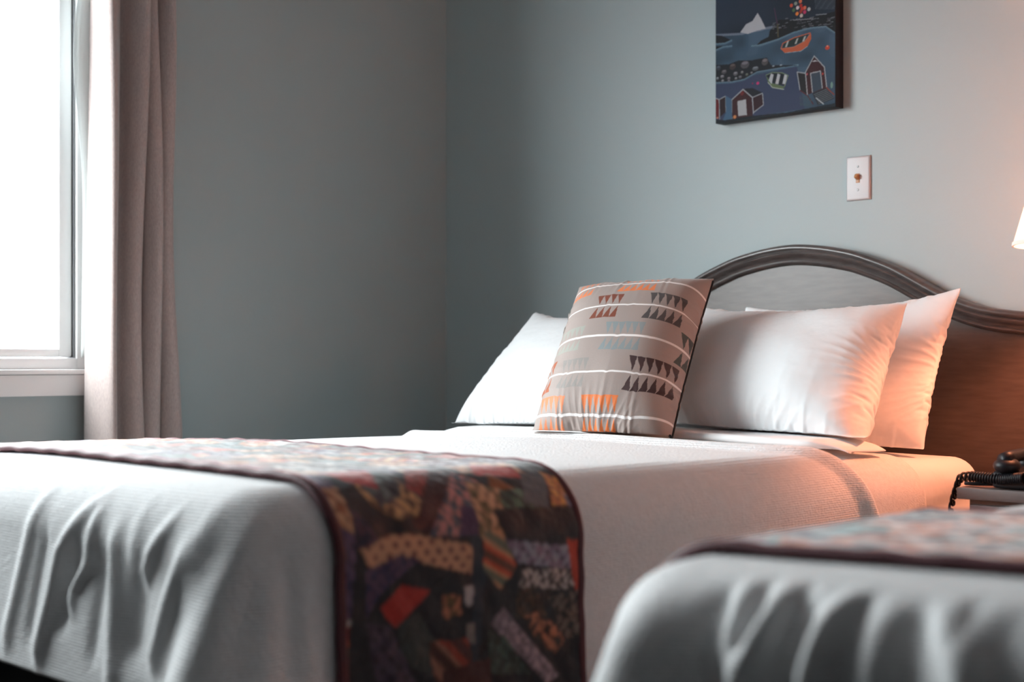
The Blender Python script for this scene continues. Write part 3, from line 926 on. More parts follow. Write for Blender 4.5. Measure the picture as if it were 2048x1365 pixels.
# ------------------------------------------------------------------ pillows: a sewn flat case blown up by a small cloth solver
def inflate(nx, ny, W, H, press, steps, seed, bend=.15, stretch=1.0, corner=0.0):
    r = np.random.RandomState(seed)
    u = np.linspace(0, W, nx); v = np.linspace(0, H, ny)
    U, Vv = np.meshgrid(u, v, indexing='ij')
    hump = np.clip(np.sin(PI * U / W) * np.sin(PI * Vv / H), 0, 1) ** .7
    X = np.zeros((2, nx, ny, 3))
    for k, sg in ((0, 1), (1, -1)):
        X[k, ..., 0] = U; X[k, ..., 1] = Vv
        X[k, ..., 2] = sg * (.02 * hump + .003 * vnoise((nx, ny), (9, 7), seed + k) * hump)
    Vel = np.zeros_like(X)
    du, dv = W / (nx - 1), H / (ny - 1); dg = math.hypot(du, dv)
    edge = np.zeros((nx, ny), bool); edge[0] = edge[-1] = True; edge[:, 0] = edge[:, -1] = True
    def solve(X, sa, sb, L, k):
        a = X[sa]; b = X[sb]
        d = b - a
        ln = np.sqrt((d * d).sum(-1, keepdims=True)) + 1e-9
        c = d * ((ln - L) / ln * .5 * k)
        X[sa] += c; X[sb] -= c
    A = slice(None)
    def pairs(ax, par, step=1, n=0):
        i0 = slice(par, n - step, 2 * step if step == 1 else 1); i1 = slice(par + step, n, 2 * step if step == 1 else 1)
        return i0, i1
    dt = .5
    for st in range(steps):
        # pressure along the surface normals
        F = np.zeros_like(X)
        for k, sg in ((0, 1), (1, -1)):
            gx = np.gradient(X[k], axis=0); gy = np.gradient(X[k], axis=1)
            F[k] = sg * np.cross(gx, gy)
        p = press * min(1, st / 30)
        Vel = (Vel * .88 + F * p)
        Xp = X.copy()
        X = X + Vel * dt
        for it in range(10):
            for par in (0, 1):
                i0, i1 = slice(par, nx - 1, 2), slice(par + 1, nx, 2)
                n_ = min(len(range(*i0.indices(nx))), len(range(*i1.indices(nx))))
                i0 = slice(par, par + 2 * n_ - 1, 2); i1 = slice(par + 1, par + 2 * n_, 2)
                solve(X, (A, i0, A), (A, i1, A), du, stretch)
                n_ = min(len(range(par, ny - 1, 2)), len(range(par + 1, ny, 2)))
                j0 = slice(par, par + 2 * n_ - 1, 2); j1 = slice(par + 1, par + 2 * n_, 2)
                solve(X, (A, A, j0), (A, A, j1), dv, stretch)
                if it % 2 == 0:
                    n2 = min(len(range(par, nx - 1, 2)), len(range(par + 1, nx, 2)))
                    i0 = slice(par, par + 2 * n2 - 1, 2); i1 = slice(par + 1, par + 2 * n2, 2)
                    solve(X, (A, i0, slice(0, ny - 1)), (A, i1, slice(1, ny)), dg, .35)
                    solve(X, (A, i0, slice(1, ny)), (A, i1, slice(0, ny - 1)), dg, .35)
            if it % 3 == 0 and bend > 0:
                # Jacobi bending
                lap = np.zeros_like(X)
                lap[:, 1:-1] += (X[:, 2:] + X[:, :-2]) / 2 - X[:, 1:-1]
                lap[:, :, 1:-1] += (X[:, :, 2:] + X[:, :, :-2]) / 2 - X[:, :, 1:-1]
                X += lap * bend * .2 * (~edge)[None, ..., None]
            m = (X[0][edge] + X[1][edge]) / 2
            X[0][edge] = m; X[1][edge] = m
        Vel = (X - Xp) / dt
    return X

def pillow_mesh(name, X, corners, thick, k, mat_, parent=None, vprof=None, zmin=None, warp=None, pattern=None, back=1.0, wrinkle=None, straight=None):
    """map the inflated case onto four world corners BL, BR, TL, TR (front side looks along the normal towards -Y)."""
    BL, BR, TL, TR = [np.array(c, float) for c in corners]
    nx, ny = X.shape[1:3]
    c00, c10, c01, c11 = X[0, 0, 0], X[0, -1, 0], X[0, 0, -1], X[0, -1, -1]
    x0 = (c00[0] + c01[0]) / 2; x1 = (c10[0] + c11[0]) / 2; y0 = (c00[1] + c10[1]) / 2; y1 = (c01[1] + c11[1]) / 2
    U = (X[..., 0] - x0) / (x1 - x0); Vv = (X[..., 1] - y0) / (y1 - y0); Wt = X[..., 2]
    if straight:         # (left, right, bottom, top): how far the drawn-in seams are let out again
        sl_, sr_, sb_, st_ = straight
        ul, ur = U[:, :1, :] * sl_, 1 + (U[:, -1:, :] - 1) * sr_
        U = ul * 0 + (U - ul) / (ur - ul)
        vb, vt = Vv[:, :, :1] * sb_, 1 + (Vv[:, :, -1:] - 1) * st_
        Vv = (Vv - vb) / (vt - vb)
    ex = (BR + TR - BL - TL) / 2; ey = (TL + TR - BL - BR) / 2
    n = np.cross(ex, ey); n /= np.linalg.norm(n)
    if n[1] > 0: n = -n
    Uc = U[..., None]; Vc = Vv[..., None]
    P = (BL * (1 - Uc) + BR * Uc) * (1 - Vc) + (TL * (1 - Uc) + TR * Uc) * Vc
    tp = thick * (vprof(Vv, U) if vprof else 1) * np.array([1.0, back])[:, None, None]
    P = P + n * (Wt * tp)[..., None]
    if warp: P = warp(P, U, Vv, Wt, n)
    if zmin is not None:
        zf = zmin(P[..., 0], P[..., 1])
        dz = P[..., 2] - zf
        s = .006
        P[..., 2] = zf + np.where(dz > s, dz, s * np.exp(np.clip((dz - s) / s, -6, 0)))
    F = upsample(P[0], k); B = upsample(P[1], k)
    n1, m1 = F.shape[:2]
    if wrinkle:
        # gathered creases running in from the seams
        uu, vv = np.meshgrid(np.linspace(0, 1, n1), np.linspace(0, 1, m1), indexing='ij')
        amp, seed = wrinkle
        wf = vnoise((n1, m1), (5, 5), seed) * 1.6
        D = np.zeros((n1, m1))
        for (cu_, cv_, fr, ph_) in ((1.15, .45, 46, 0), (-.15, .5, 44, 1.3), (.5, -.35, 60, 2.1), (.5, 1.4, 56, .4)):
            an = np.arctan2(vv - cv_, (uu - cu_) * 1.4)
            ds = np.hypot(vv - cv_, uu - cu_)
            near = smooth01(1 - (ds - (.15 if abs(cu_ - .5) > .2 else .38)) / .30)
            D += near * (np.sin(an * fr + wf * 2.2 + ph_) * .5 + .5) ** 2 * (.5 + .5 * vnoise((n1, m1), (11, 9), seed + 3))
        rim = smooth01(np.minimum(np.minimum(uu, 1 - uu) * 1.4, np.minimum(vv, 1 - vv)) / .05)
        D += .8 * vnoise((n1, m1), (7, 6), seed + 9) * rim
        F = F + n * (D * amp * rim)[..., None]
        B = B - n * (D[::-1] * amp * rim)[..., None]
    verts = [F.reshape(-1, 3)]
    idF = np.arange(n1 * m1).reshape(n1, m1)
    idB = idF.copy()
    inner = np.zeros((n1, m1), bool); inner[1:-1, 1:-1] = True
    idB[inner] = n1 * m1 + np.arange(inner.sum())
    verts.append(B[inner])
    V_ = np.concatenate(verts)
    def quads(idx, fl):
        a = idx[:-1, :-1].ravel(); b = idx[1:, :-1].ravel(); c = idx[1:, 1:].ravel(); d = idx[:-1, 1:].ravel()
        return np.stack([a, b, c, d] if not fl else [d, c, b, a], 1)
    q = np.concatenate([quads(idF, False), quads(idB, True)])
    me = bpy.data.meshes.new(name)
    me.vertices.add(len(V_)); me.vertices.foreach_set('co', V_.reshape(-1).astype(np.float32))
    me.loops.add(q.size); me.loops.foreach_set('vertex_index', q.reshape(-1).astype(np.int32))
    me.polygons.add(len(q)); me.polygons.foreach_set('loop_start', np.arange(0, q.size, 4, dtype=np.int32))
    me.polygons.foreach_set('loop_total', np.full(len(q), 4, dtype=np.int32))
    me.update(calc_edges=True)
    me.polygons.foreach_set('use_smooth', [True] * len(q)); me.update()
    if pattern is not None:
        cf, cbk = pattern(n1, m1)
        vcol(me, np.concatenate([cf.reshape(-1, 3), cbk[inner]]))
    o = link(name, me, parent, mat_)
    return o, F, B, n

def vp(v, u):   # fuller near the bottom, flatter towards the top
    return 1.12 - .35 * np.clip(v, 0, 1)
def zA(x, y): return bedA.ztop(x, y) + .004 + .024 * smooth01((2.5 - y) / .05) + .034 * smooth01((y - 2.49) / .03) * smooth01((2.76 - y) / .05)

simP = inflate(78, 58, .74, .54, 2.0, 170, 5, bend=.04)
simQ = inflate(78, 58, .73, .53, 1.8, 170, 11, bend=.04)
YB = WY - .012 - .045
def slump(P, U, V, Wt, n):
    P = P.copy()
    P[..., 2] -= .012 * np.sin(PI * np.clip(U, 0, 1)) * np.clip(V, 0, 1) ** 2
    P[..., 1] += .010 * np.sin(PI * np.clip(V, 0, 1))
    P[..., 1] = np.minimum(P[..., 1], YB + .02)
    return P
g = 'white pillows leaning on the headboard'
o, F, _, _ = pillow_mesh('pillow', simQ, [(-2.20, 2.95, .592), (-1.575, 2.89, .588), (-2.20, 3.10, .935), (-1.575, 3.065, .962)], .48, 3, M_pcase,
                   vprof=vp, zmin=zA, warp=slump, straight=(.4, .35, .9, .45), wrinkle=(.006, 38))
tag(o, 'rear white pillow at the lamp side, its pointed corner against the headboard rail', 'pillow', g)
o, F, _, _ = pillow_mesh('pillow', simP[:, ::-1] * np.array([-1, 1, 1]), [(-2.25, 2.71, .605), (-1.555, 2.61, .597), (-2.25, 2.93, .930), (-1.625, 2.91, .925)], .95, 3, M_pcase,
                   vprof=vp, zmin=zA, warp=slump, straight=(.4, .35, .9, .45), wrinkle=(.006, 45))
tag(o, 'plump white pillow right behind the patterned cushion, in front of another pillow', 'pillow', g)
o, F, _, _ = pillow_mesh('pillow', simQ[::-1] * np.array([1, 1, -1]), [(-2.84, 2.92, .58), (-2.32, 2.92, .59), (-2.80, 3.09, .93), (-2.30, 3.08, .93)], .45, 3, M_pcase,
                   vprof=vp, zmin=zA, warp=slump, straight=(.4, .35, .9, .45), wrinkle=(.006, 52))
tag(o, 'rear white pillow at the window side of the headboard', 'pillow', g)
o, F, _, _ = pillow_mesh('pillow', simP * 1.0, [(-2.85, 2.64, .590), (-2.34, 2.62, .60), (-2.775, 2.90, .93), (-2.33, 2.87, .915)], .85, 3, M_pcase,
                   vprof=vp, zmin=zA, warp=slump, straight=(-.3, .35, .9, .45), wrinkle=(.006, 59))
tag(o, 'front white pillow left of the patterned cushion, nearest the window', 'pillow', g)

# folded-down sheet band under the pillows
def sheet_band():
    nxs, npf = 170, 28
    L = bedA.hw - bedA.r
    vs = np.linspace(-L - .03, L + .035, nxs)
    rows = []
    for i, v in enumerate(vs):
        e = i / (nxs - 1)
        h = .018 * min(1, (1 - e) * 14 + .2) * min(1, e * 14 + .3)
        yf = 2.52 + .010 * math.sin(v * 9) + .03 * smooth01((e - .93) / .07)
        yb = 2.68
        yy, zz_ = [], []
        for k in range(npf):
            a = k / (npf - 1)
            if a < .3:
                t = a / .3 * PI
                yy.append(yf + .012 - .012 * math.sin(t)); zz_.append(h / 2 - h / 2 * math.cos(t))
            else:
                y = yf + .012 + (a - .3) / .7 * (yb - yf); yy.append(y); zz_.append(h + .0015 * math.sin(y * 20 + v * 13))
        yy = np.array(yy); zz_ = np.array(zz_)
        sg = 1 if v >= 0 else -1
        p = np.stack([np.full(npf, bedA.xc + sg * bedA.hw), yy], 1); n = np.stack([np.full(npf, float(sg)), 0 * yy], 1)
        sp = np.stack([np.full(npf, bedA.xc), yy], 1)
        G = bedA.pos(p, n, sp, np.full(npf, 1.0), np.full(npf, abs(v) - L), .014)
        G[:, 2] += zz_
        rows.append(G)
    o = link('folded_sheet', grid_mesh('folded_sheet', np.array(rows)), None, M_sheet)
    sd = o.modifiers.new('thickness', 'SOLIDIFY'); sd.thickness = .002
    tag(o, 'white top sheet folded down flat beneath the row of pillows', 'sheet')
sheet_band()

# ------------------------------------------------------------------ patterned cushion
base_c = SC(158, 143, 137)
def cushion_pattern(n1, m1):
    R = Raster(n1, m1, base_c)
    def motif(u, v, cnt, col, w=.030, hh=.075, solid=1.0, slant=0.0, thin=1.0):
        w *= 1.15; hh = hh * 1.12
        c = np.array(SC(*col)) * solid + base_c * (1 - solid)
        for i in range(cnt):
            x0 = (u + (i - cnt / 2) * w)
            # upper: wide at the top, lower: wide at the bottom
            a, b = x0 * n1, (x0 + w) * n1
            m_ = (a + b) / 2
            g1 = v + .007; g2 = v + hh
            R.poly([(a, g2 * m1), (b, g2 * m1), (b - .15 * (b - a), (g1 + .02) * m1), (m_ + .3 * (b - a), g1 * m1)], c)
            g1 = v - .007; g2 = v - hh
            R.poly([(a, g2 * m1), (b, g2 * m1), (b - .15 * (b - a), (g1 - .02) * m1), (m_ + .3 * (b - a), g1 * m1)], c)
    L1, L2, L3, L4, L5 = .125, .318, .505, .685, .852
    OR = (222, 118, 60); BR = (120, 56, 34); DK = (62, 38, 38); GY = (138, 134, 130); BG = (128, 142, 146); DG = (72, 66, 66); GN = (150, 162, 152)
    motif(.20, L1, 5, OR, .036, .075, .85); motif(.53, L1, 6, OR, .034, .075)
    motif(.085, L2, 4, (160, 78, 38), .036); motif(.315, L2, 5, GY, .032, .065, .8); motif(.80, L2, 6, DK, .042, .075)
    motif(.22, L3, 5, GN, .032, .06, .55); motif(.57, L3, 6, BG, .036, .068, .9); motif(.99, L3, 4, (52, 66, 64), .04)
    motif(.05, L4, 3, (58, 60, 50), .036); motif(.405, L4, 4, BR, .038, .066); motif(.77, L4, 5, DG, .040, .072)
    motif(.17, L5, 4, OR, .034, .06, .9); motif(.55, L5, 6, OR, .036, .062)
    for v in (L1, L2, L3, L4, L5):
        R.poly([(-1, (v - .0050) * m1), (n1 + 1, (v - .0050) * m1), (n1 + 1, (v + .0050) * m1), (-1, (v + .0050) * m1)], SC(235, 228, 226))
    back = Raster(n1, m1, SC(165, 130, 110))
    for v in (L1, L2, L3, L4, L5):
        back.poly([(-1, (v - .004) * m1), (n1 + 1, (v - .004) * m1), (n1 + 1, (v + .004) * m1), (-1, (v + .004) * m1)], SC(225, 205, 195))
    return R.a, back.a
simC = inflate(56, 60, .46, .50, 1.6, 170, 23, bend=.06)
cu = empty('patterned_cushion', (0, 0, 0), 'taupe cushion with white stripes and orange, brown and grey triangles leaning on the pillows', 'cushion')
o, F, Bk, nn = pillow_mesh('cushion_cover', simC, [(-2.285, 2.365, .600), (-1.945, 2.455, .597), (-2.37, 2.635, .978), (-2.055, 2.765, .991)], 1.25, 6, M_cushion, parent=cu,
                   vprof=lambda v, u: 1.05 - .15 * np.clip(v, 0, 1), zmin=zA, pattern=cushion_pattern, back=.6, straight=(.6, .75, .85, .6), wrinkle=(.0022, 77))
c = F[-1, 4:-4:4] + nn * 0
link('zip_seam', tube_mesh('zip_seam', c, .0030, 8), cu, M_zip)

# ------------------------------------------------------------------ canvas painting: a harbour at night
PX0, PX1, PZ0, PZ1, PD = -2.385, -2.001, E + .6525, E + 1.15, .038
def painting():
    W = PX1 - PX0; H = PZ1 - PZ0; res = .00095
    n, m = int(W / res), int(H / res)
    R = Raster(n, m, SC(34, 42, 56))
    def pc(cx, cy):
        x = 1400 + cx / 5.25; y = cy / 5.25
        dx, dy = ray_dir(x); t = (WY - PD) / dy
        return ((t * dx - PX0) / res, (E - (y - 717) / FPX * t - PZ0) / res)
    def P(pts, col): R.poly([pc(*p) for p in pts], SC(*col))
    def Ln(pts, wd, col): R.line([pc(*p) for p in pts], wd, SC(*col))
    def El(cx, cy, r1, r2, col): x, y = pc(cx, cy); R.ell(x, y, r1, r2, SC(*col))
    # sky with soft cloud tone
    cl = vnoise((n, m), (5, 5), 3)[..., None] * .5 + .5
    R.a = SC(26, 32, 44) * (1 - cl) + SC(56, 74, 98) * cl
    # water
    P([(100, 385), (400, 360), (760, 290), (1440, 120), (1500, 1400), (100, 1400)], (62, 88, 110))
    sl = R.a.copy()
    wv = vnoise((n, m), (9, 14), 8)[..., None]
    water = np.abs(R.a - SC(62, 88, 110)).sum(-1, keepdims=True) < 1e-6
    R.a = np.where(water, np.clip(R.a * (1 + .35 * wv), 0, 1) + .012 * (wv > .35), R.a)
    P([(100, 365), (430, 350), (760, 275), (770, 300), (430, 372), (100, 392)], (120, 132, 150))
    # lower left bay, darker violet blue
    P([(160, 880), (600, 790), (1020, 700), (1100, 1150), (160, 1290)], (60, 72, 102))
    # iceberg
    P([(420, 345), (480, 260), (550, 225), (603, 140), (640, 200), (668, 260), (690, 305), (600, 325), (500, 360)], (196, 198, 204))
    # far rocks
    P([(720, 390), (730, 330), (830, 210), (960, 210), (1200, 180), (1430, 120), (1430, 350), (1320, 280), (1100, 300), (900, 380), (820, 410), (590, 480), (640, 430)], (26, 26, 32))
    P([(160, 375), (230, 380), (330, 430), (280, 460), (160, 465)], (28, 30, 38)); P([(160, 490), (240, 490), (160, 525)], (28, 30, 38))
    r = random.Random(2)
    for k in range(46):
        cx = r.uniform(740, 1400); cy = 250 - (cx - 740) * .05 + r.uniform(-45, 70) + (40 if cx < 850 else 0)
        Ln([(cx, cy), (cx + r.uniform(20, 50), cy - r.uniform(2, 12))], 1.6, (118, 122, 130) if k % 3 else (80, 84, 92))
    Ln([(980, 215), (1190, 200)], 2, (150, 150, 158)); Ln([(1220, 160), (1330, 150)], 2, (150, 155, 160))
    for pts in ([(540, 490), (640, 480), (820, 420), (980, 350), (1160, 300), (1320, 285), (1415, 350)],
                [(160, 470), (260, 462), (330, 430)], [(160, 535), (240, 500), (330, 490)],
                [(160, 875), (330, 868), (460, 840), (600, 760), (840, 720), (1030, 690)]):
        Ln(pts, 5, (112, 142, 160)); Ln([(a, b + 8) for a, b in pts], 3, (84, 112, 134))
    # pole
    Ln([(780, 90), (800, 200), (815, 270)], 2.5, (90, 50, 84)); Ln([(815, 260), (820, 390)], 5, (86, 80, 60))
    # kite of buoys
    for cx, cy, c in ((960, 60, (220, 90, 60)), (1005, 40, (150, 160, 150)), (1055, 18, (230, 120, 80)), (1025, 85, (235, 220, 225)),
                      (1060, 62, (190, 50, 40)), (985, 110, (90, 120, 80)), (1100, 85, (235, 120, 90)), (1020, 148, (240, 140, 60)),
                      (1060, 125, (170, 50, 40)), (1100, 130, (210, 60, 110)), (1065, 168, (220, 200, 190)), (1145, 100, (190, 200, 200)), (1075, 95, (210, 60, 45))):
        El(cx, cy, 5.2, 5.2, c)
    for k in range(16):
        cx = 1210 + k * 14; Ln([(cx, 0), (cx + 4, 100)], 1.4, (80, 92, 104))
    # near rocks
    P([(160, 690), (300, 680), (400, 640), (540, 640), (640, 620), (700, 610), (745, 690), (1030, 690), (840, 715), (600, 755), (460, 835), (330, 862), (160, 870)], (30, 32, 40))
    for cx, cy, a, b, c in ((470, 685, 15, 11, (86, 82, 88)), (340, 705, 11, 9, (70, 60, 60)), (680, 655, 11, 10, (88, 82, 84)), (580, 725, 11, 6, (96, 100, 106)),
                            (190, 720, 8, 7, (60, 66, 78)), (250, 760, 9, 6, (90, 86, 90)), (370, 780, 8, 6, (100, 100, 106)), (440, 765, 5, 4, (110, 110, 110)),
                            (230, 810, 7, 4.5, (112, 112, 118)), (300, 830, 6, 4.5, (104, 100, 104)), (180, 830, 5, 4, (112, 118, 124)), (420, 815, 6, 4, (92, 92, 98)),
                            (235, 855, 5, 3.5, (120, 120, 124)), (300, 858, 5, 3, (96, 96, 104)), (375, 830, 5, 3.5, (114, 114, 118)), (490, 790, 5, 4, (86, 92, 84)),
                            (770, 700, 5, 2, (120, 130, 140)), (850, 690, 5, 2, (120, 130, 140)), (540, 770, 4, 3, (110, 110, 112))):
        El(cx, cy, a, b, c); El(cx, cy - b * 1.6, a * .75, b * .4, tuple(min(255, int(v * 1.5)) for v in c))
    # orange boat
    P([(845, 515), (980, 500), (1100, 440), (1165, 345), (1170, 410), (1130, 490), (1060, 540), (890, 560)], (206, 102, 66))
    P([(880, 460), (990, 405), (1140, 365), (1100, 430), (980, 490), (870, 510)], (40, 52, 50))
    Ln([(850, 515), (870, 460), (990, 400), (1160, 350)], 2.5, (214, 110, 74)); Ln([(850, 518), (985, 500), (1100, 440), (1160, 365)], 2, (220, 130, 90))
    for cx in (905, 1005, 1085): P([(cx - 12, 500 - (cx - 905) * .32), (cx + 10, 440 - (cx - 905) * .28), (cx + 30, 432 - (cx - 905) * .28), (cx + 8, 495 - (cx - 905) * .32)], (190, 196, 192))
    Ln([(890, 562), (1060, 542), (1130, 492)], 1.5, (150, 180, 190))
    # green boat
    P([(690, 800), (760, 880), (880, 915), (925, 800), (890, 920), (860, 945), (760, 925), (715, 870)], (104, 124, 88))
    P([(695, 795), (760, 768), (860, 772), (925, 800), (890, 905), (780, 885), (720, 840)], (28, 34, 44))
    for a in (720, 790, 865): P([(a, 850 if a < 750 else 885), (a + 25, 778), (a + 52, 790), (a + 32, 890)], (200, 204, 210))
    Ln([(690, 795), (760, 766), (860, 770), (928, 800)], 2.2, (130, 150, 120)); Ln([(712, 870), (760, 925), (880, 945)], 2, (190, 200, 190)); Ln([(925, 800), (890, 905)], 2, (150, 160, 130))
    # right house
    MAR = (66, 28, 34); WT = (176, 180, 186)
    P([(1020, 760), (1110, 775), (1130, 1000), (1050, 950)], (38, 34, 38))
    P([(1110, 770), (1200, 595), (1310, 710), (1335, 930), (1130, 1000)], MAR)
    P([(1165, 775), (1265, 750), (1290, 935), (1180, 980)], (60, 76, 92))
    Ln([(1050, 950), (1020, 762), (1105, 775)], 2.6, WT); Ln([(1128, 1000), (1108, 765), (1200, 592), (1308, 710), (1332, 925)], 2.8, WT)
    Ln([(1182, 975), (1162, 775), (1266, 752), (1286, 932)], 2.8, WT); P([(1170, 655), (1210, 635), (1240, 650)], (190, 190, 196))
    Ln([(1050, 955), (1130, 1010), (1190, 1100)], 3, (96, 36, 44)); Ln([(1330, 925), (1410, 1000)], 3.4, (150, 66, 50))
    P([(1180, 985), (1330, 930), (1415, 1040), (1240, 1110)], (44, 50, 58))
    for k in range(7): Ln([(1200 + 8 * k, 1000 + 16 * k), (1330 + 12 * k, 945 + 14 * k)], 1.6, (112, 120, 128))
    Ln([(1220, 1035), (1300, 1100)], 2.6, (200, 206, 210)); El(1125, 785, 2.6, 3, (200, 90, 100)); El(1290, 780, 2.6, 3, (200, 70, 60))
    for k in range(8): Ln([(1050 + 16 * k, 1010), (1056 + 16 * k, 1120)], 1.2, (76, 96, 100))
    El(1385, 900, 4, 9, (120, 160, 150)); El(1340, 505, 7, 6, (206, 70, 44)); El(1340, 490, 3, 2.5, (240, 150, 120))
    El(605, 880, 5, 4, (214, 60, 130)); El(550, 882, 2.5, 2.5, (150, 40, 90))
    # bottom houses
    P([(330, 1055), (450, 940), (550, 1030), (550, 1230), (330, 1280)], MAR)
    P([(550, 1030), (655, 980), (665, 1110), (560, 1185)], (56, 26, 34)); P([(450, 940), (550, 930), (655, 980), (550, 1030)], (34, 34, 44))
    P([(390, 1070), (480, 1050), (490, 1215), (400, 1225)], (190, 192, 196)); El(440, 985, 6.5, 6.5, (120, 36, 36))
    Ln([(332, 1255), (330, 1055), (450, 945), (548, 1030), (560, 1200)], 3.0, WT); Ln([(548, 1030), (655, 985), (665, 1108), (565, 1185)], 2.4, WT)
    P([(160, 1040), (200, 1050), (200, 1255), (160, 1245)], (110, 26, 34)); P([(200, 1050), (265, 1015), (268, 1180), (205, 1240)], (48, 28, 34))
    Ln([(160, 1038), (198, 1052), (202, 1258)], 2.6, WT); Ln([(198, 1052), (266, 1015), (270, 1180)], 2.4, WT)
    P([(265, 1010), (330, 1050), (335, 1260), (230, 1285), (270, 1190)], (74, 108, 138)); El(362, 1235, 5.5, 5, (226, 146, 90)); El(180, 1245, 4, 3, (210, 140, 120))
    P([(160, 1262), (260, 1270), (500, 1228), (900, 1190), (1420, 1090), (1420, 1130), (160, 1310)], (24, 30, 40))
    R.a *= .62
    R.blur(1)
    root = empty('canvas_painting', (0, 0, 0), 'unframed canvas painting of a harbour with rowboats and red sheds', 'painting')
    G = np.zeros((n, m, 3))
    G[..., 0] = np.linspace(PX0 + .0015, PX1 - .0015, n)[:, None]; G[..., 2] = np.linspace(PZ0 + .0015, PZ1 - .0015, m)[None]; G[..., 1] = WY - PD - .0006
    o = link('painted_face', grid_mesh('painted_face', G), root, M_paint)
    vcol(o.data, R.a.reshape(-1, 3))
    box('canvas_edge', PX0, PX1, WY - PD, WY - .0005, PZ0, PZ1, M_canvas_edge, root, bevel=.0015)
painting()

# ------------------------------------------------------------------ light switch
sx, sz = -1.955, E + .466
sw = empty('light_switch', (sx, WY, sz), 'white wall plate with a small toggle switch between painting and lamp', 'light switch')
bm = bmesh.new(); box_bm(bm, -.035, .035, -.0065, -.0003, -.057, .057)
top = [e for e in bm.edges if all(v.co.y < -.005 for v in e.verts)]
bmesh.ops.bevel(bm, geom=top, offset=.0055, segments=4, profile=.6, affect='EDGES')
bm_obj('wall_plate', bm, M_plate, sw, sharp=50)
bm = bmesh.new(); box_bm(bm, -.0055, .0055, -.0075, -.006, -.012, .012, .0006); bm_obj('toggle_collar', bm, M_toggle, sw)
bm = bmesh.new(); box_bm(bm, -.0042, .0042, -.019, -.006, -.0055, .0055, .002)
bmesh.ops.rotate(bm, verts=bm.verts, cent=(0, -.006, 0), matrix=Matrix.Rotation(math.radians(-28), 3, 'X'))
bm_obj('toggle', bm, M_toggle, sw)
for dz in (-.030, .030):
    bm = bmesh.new(); bmesh.ops.create_cone(bm, cap_ends=True, segments=16, radius1=.0034, radius2=.0028, depth=.0016)
    bmesh.ops.rotate(bm, verts=bm.verts, cent=(0, 0, 0), matrix=Matrix.Rotation(PI / 2, 3, 'X'))
    bmesh.ops.translate(bm, verts=bm.verts, vec=(0, -.0070, dz)); bm_obj('screw', bm, M_screw, sw)

# ------------------------------------------------------------------ nightstand, lamp, telephone
NX0, NX1, NY0, NY1, NZ = -1.405, -.97, 2.715, 3.20, .536
ns = empty('nightstand', (0, 0, 0), 'dark taupe nightstand squeezed between the two beds', 'nightstand')
box('top_board', NX0, NX1, NY0, NY1, NZ - .024, NZ, M_nstop, ns, bevel=.003)
box('body', NX0 + .018, NX1 - .018, NY0 + .02, NY1, .06, NZ - .024, M_wood, ns, bevel=.003)
dr = box('drawer', NX0 + .026, NX1 - .026, NY0 + .004, NY0 + .022, NZ - .19, NZ - .034, M_nstop, ns, bevel=.004)
lathe('knob', [(0, -.02), (.012, -.018), (.014, -.012), (.006, -.004), (.006, 0)], M_metal, dr, (0, 0, 0), 16)
kn = dr.children[0]; kn.rotation_euler = (-PI / 2, 0, 0); kn.location = ((NX0 + NX1) / 2, NY0 + .004, NZ - .11)
dr2 = box('drawer', NX0 + .026, NX1 - .026, NY0 + .004, NY0 + .022, .08, NZ - .20, M_nstop, ns, bevel=.004)
box('plinth', NX0 + .03, NX1 - .03, NY0 + .05, NY1, 0, .06, M_base, ns)

LX, LY, LZ = -1.19, 2.92, 1.034
lamp = empty('table_lamp', (LX, LY, NZ), 'lit bedside lamp with a tapered white shade, at the right edge of the view', 'lamp')
lathe('lamp_base', [(0, 0), (.052, 0), (.054, .012), (.045, .02), (.03, .04), (.036, .09), (.050, .16), (.052, .22), (.04, .29), (.022, .33), (.016, .36), (.014, .42), (0, .42)], M_ceramic, lamp)
zs = LZ - NZ
sh = lathe('lamp_shade', [(.172, zs), (.1735, zs + .002), (.100, zs + .26), (.0985, zs + .258), (.1705, zs + .003), (.172, zs)], M_shade, lamp, n=64)
lathe('shade_rim', [(.171, zs - .001), (.1755, zs - .001), (.1745, zs + .007), (.171, zs + .007), (.171, zs - .001)], M_lining, sh, n=64)
bulb = bpy.data.lights.new('lamp_bulb', 'POINT')
bulb.energy = 29.0; bulb.color = (1.0, .32, .155); bulb.shadow_soft_size = .032
bo = bpy.data.objects.new('lamp_bulb', bulb); COL.objects.link(bo); bo.parent = lamp; bo.location = (0, 0, zs + .15)

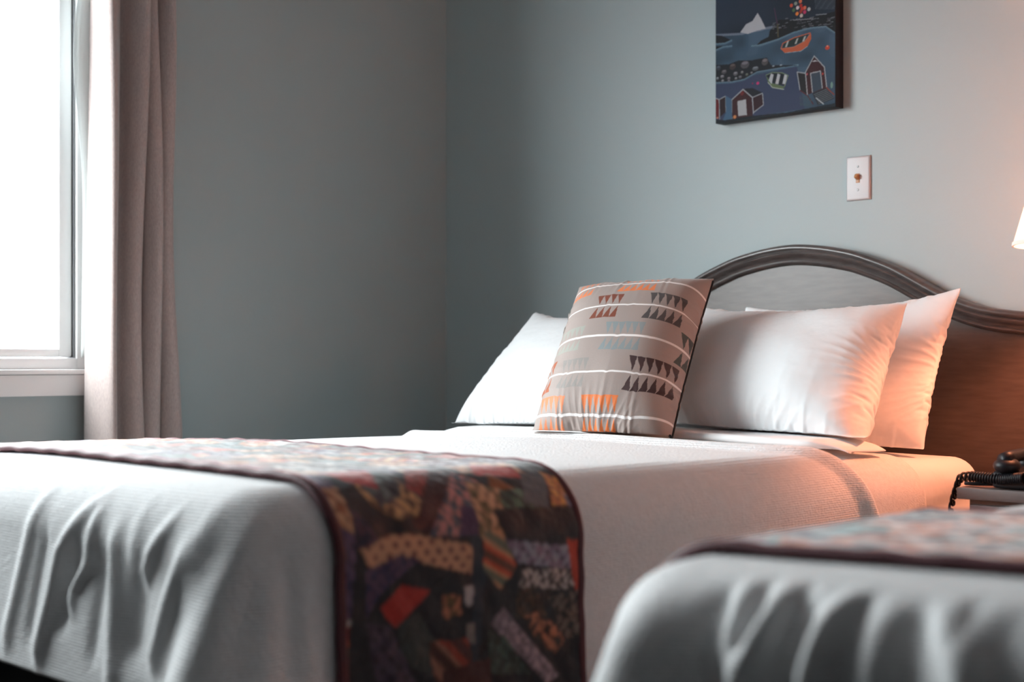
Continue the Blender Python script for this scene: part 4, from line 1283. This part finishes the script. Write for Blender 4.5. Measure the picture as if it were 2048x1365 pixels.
ph = empty('telephone', (-1.235, 2.785, NZ), 'black desk telephone beside the lamp on the nightstand', 'telephone')
bm = bmesh.new(); box_bm(bm, -.10, .10, -.06, .055, .002, .036, .010, 3)
for v in bm.verts:
    if v.co.z > .02: v.co.z += (v.co.y + .06) * .12
bm_obj('telephone_body', bm, M_black, ph)
hs = np.array([(-.07, -.068, .058), (-.07, -.063, .059), (-.07, -.04, .064), (-.07, 0, .067), (-.07, .04, .068), (-.07, .060, .066), (-.07, .065, .065)])
hset = link('handset', tube_mesh('handset', hs, [.002, .016, .014, .013, .014, .017, .002], 14), ph, M_black)
for yy_ in (-.052, .050):
    bm = bmesh.new(); bmesh.ops.create_uvsphere(bm, u_segments=18, v_segments=12, radius=.027)
    for v in bm.verts: v.co.z *= .62; v.co = v.co + Vector((-.07, yy_, .048))
    bm_obj('earpiece', bm, M_black, hset)
for i in range(3):
    for j in range(4):
        bx0 = .0 + i * .026; by0 = -.045 + j * .022
        box('key', bx0, bx0 + .016, by0, by0 + .013, .034 + (by0 + .06) * .12, .043 + (by0 + .06) * .12, M_white_key, ph)
bm = bmesh.new(); bmesh.ops.create_uvsphere(bm, u_segments=10, v_segments=8, radius=.005)
for v in bm.verts: v.co = v.co + Vector((-.02, -.060, .028))
bm_obj('message_light', bm, M_red, ph)
# coiled cord lying over the edge of the nightstand
tt = np.linspace(0, 1, 900)
cx = np.interp(tt, [0, .35, .66, .74, .85, 1], [-.03, -.08, -.155, -.184, -.20, -.214])
cy = np.interp(tt, [0, .35, .7, .85, 1], [-.066, -.06, -.03, -.03, -.03])
cz = np.interp(tt, [0, .35, .66, .74, .85, 1], [.027, .021, .021, .016, -.035, -.13])
for a_ in (cx, cy, cz):
    k_ = np.ones(41) / 41; p_ = np.pad(a_, 20, 'edge'); a_[:] = np.convolve(p_, k_, 'valid')
w_ = tt * 2 * PI * 34
cord = np.stack([cx, cy + .0085 * np.cos(w_), cz + .0085 * np.sin(w_)], 1)
link('coiled_cord', tube_mesh('coiled_cord', cord, .0028, 6), ph, M_black)
c2 = np.stack([np.linspace(-.06, -.16, 30), -.04 + .012 * np.sin(np.linspace(0, 5, 30)), np.full(30, .0075)], 1)
link('line_cord', tube_mesh('line_cord', c2, .004, 8), ph, M_black)
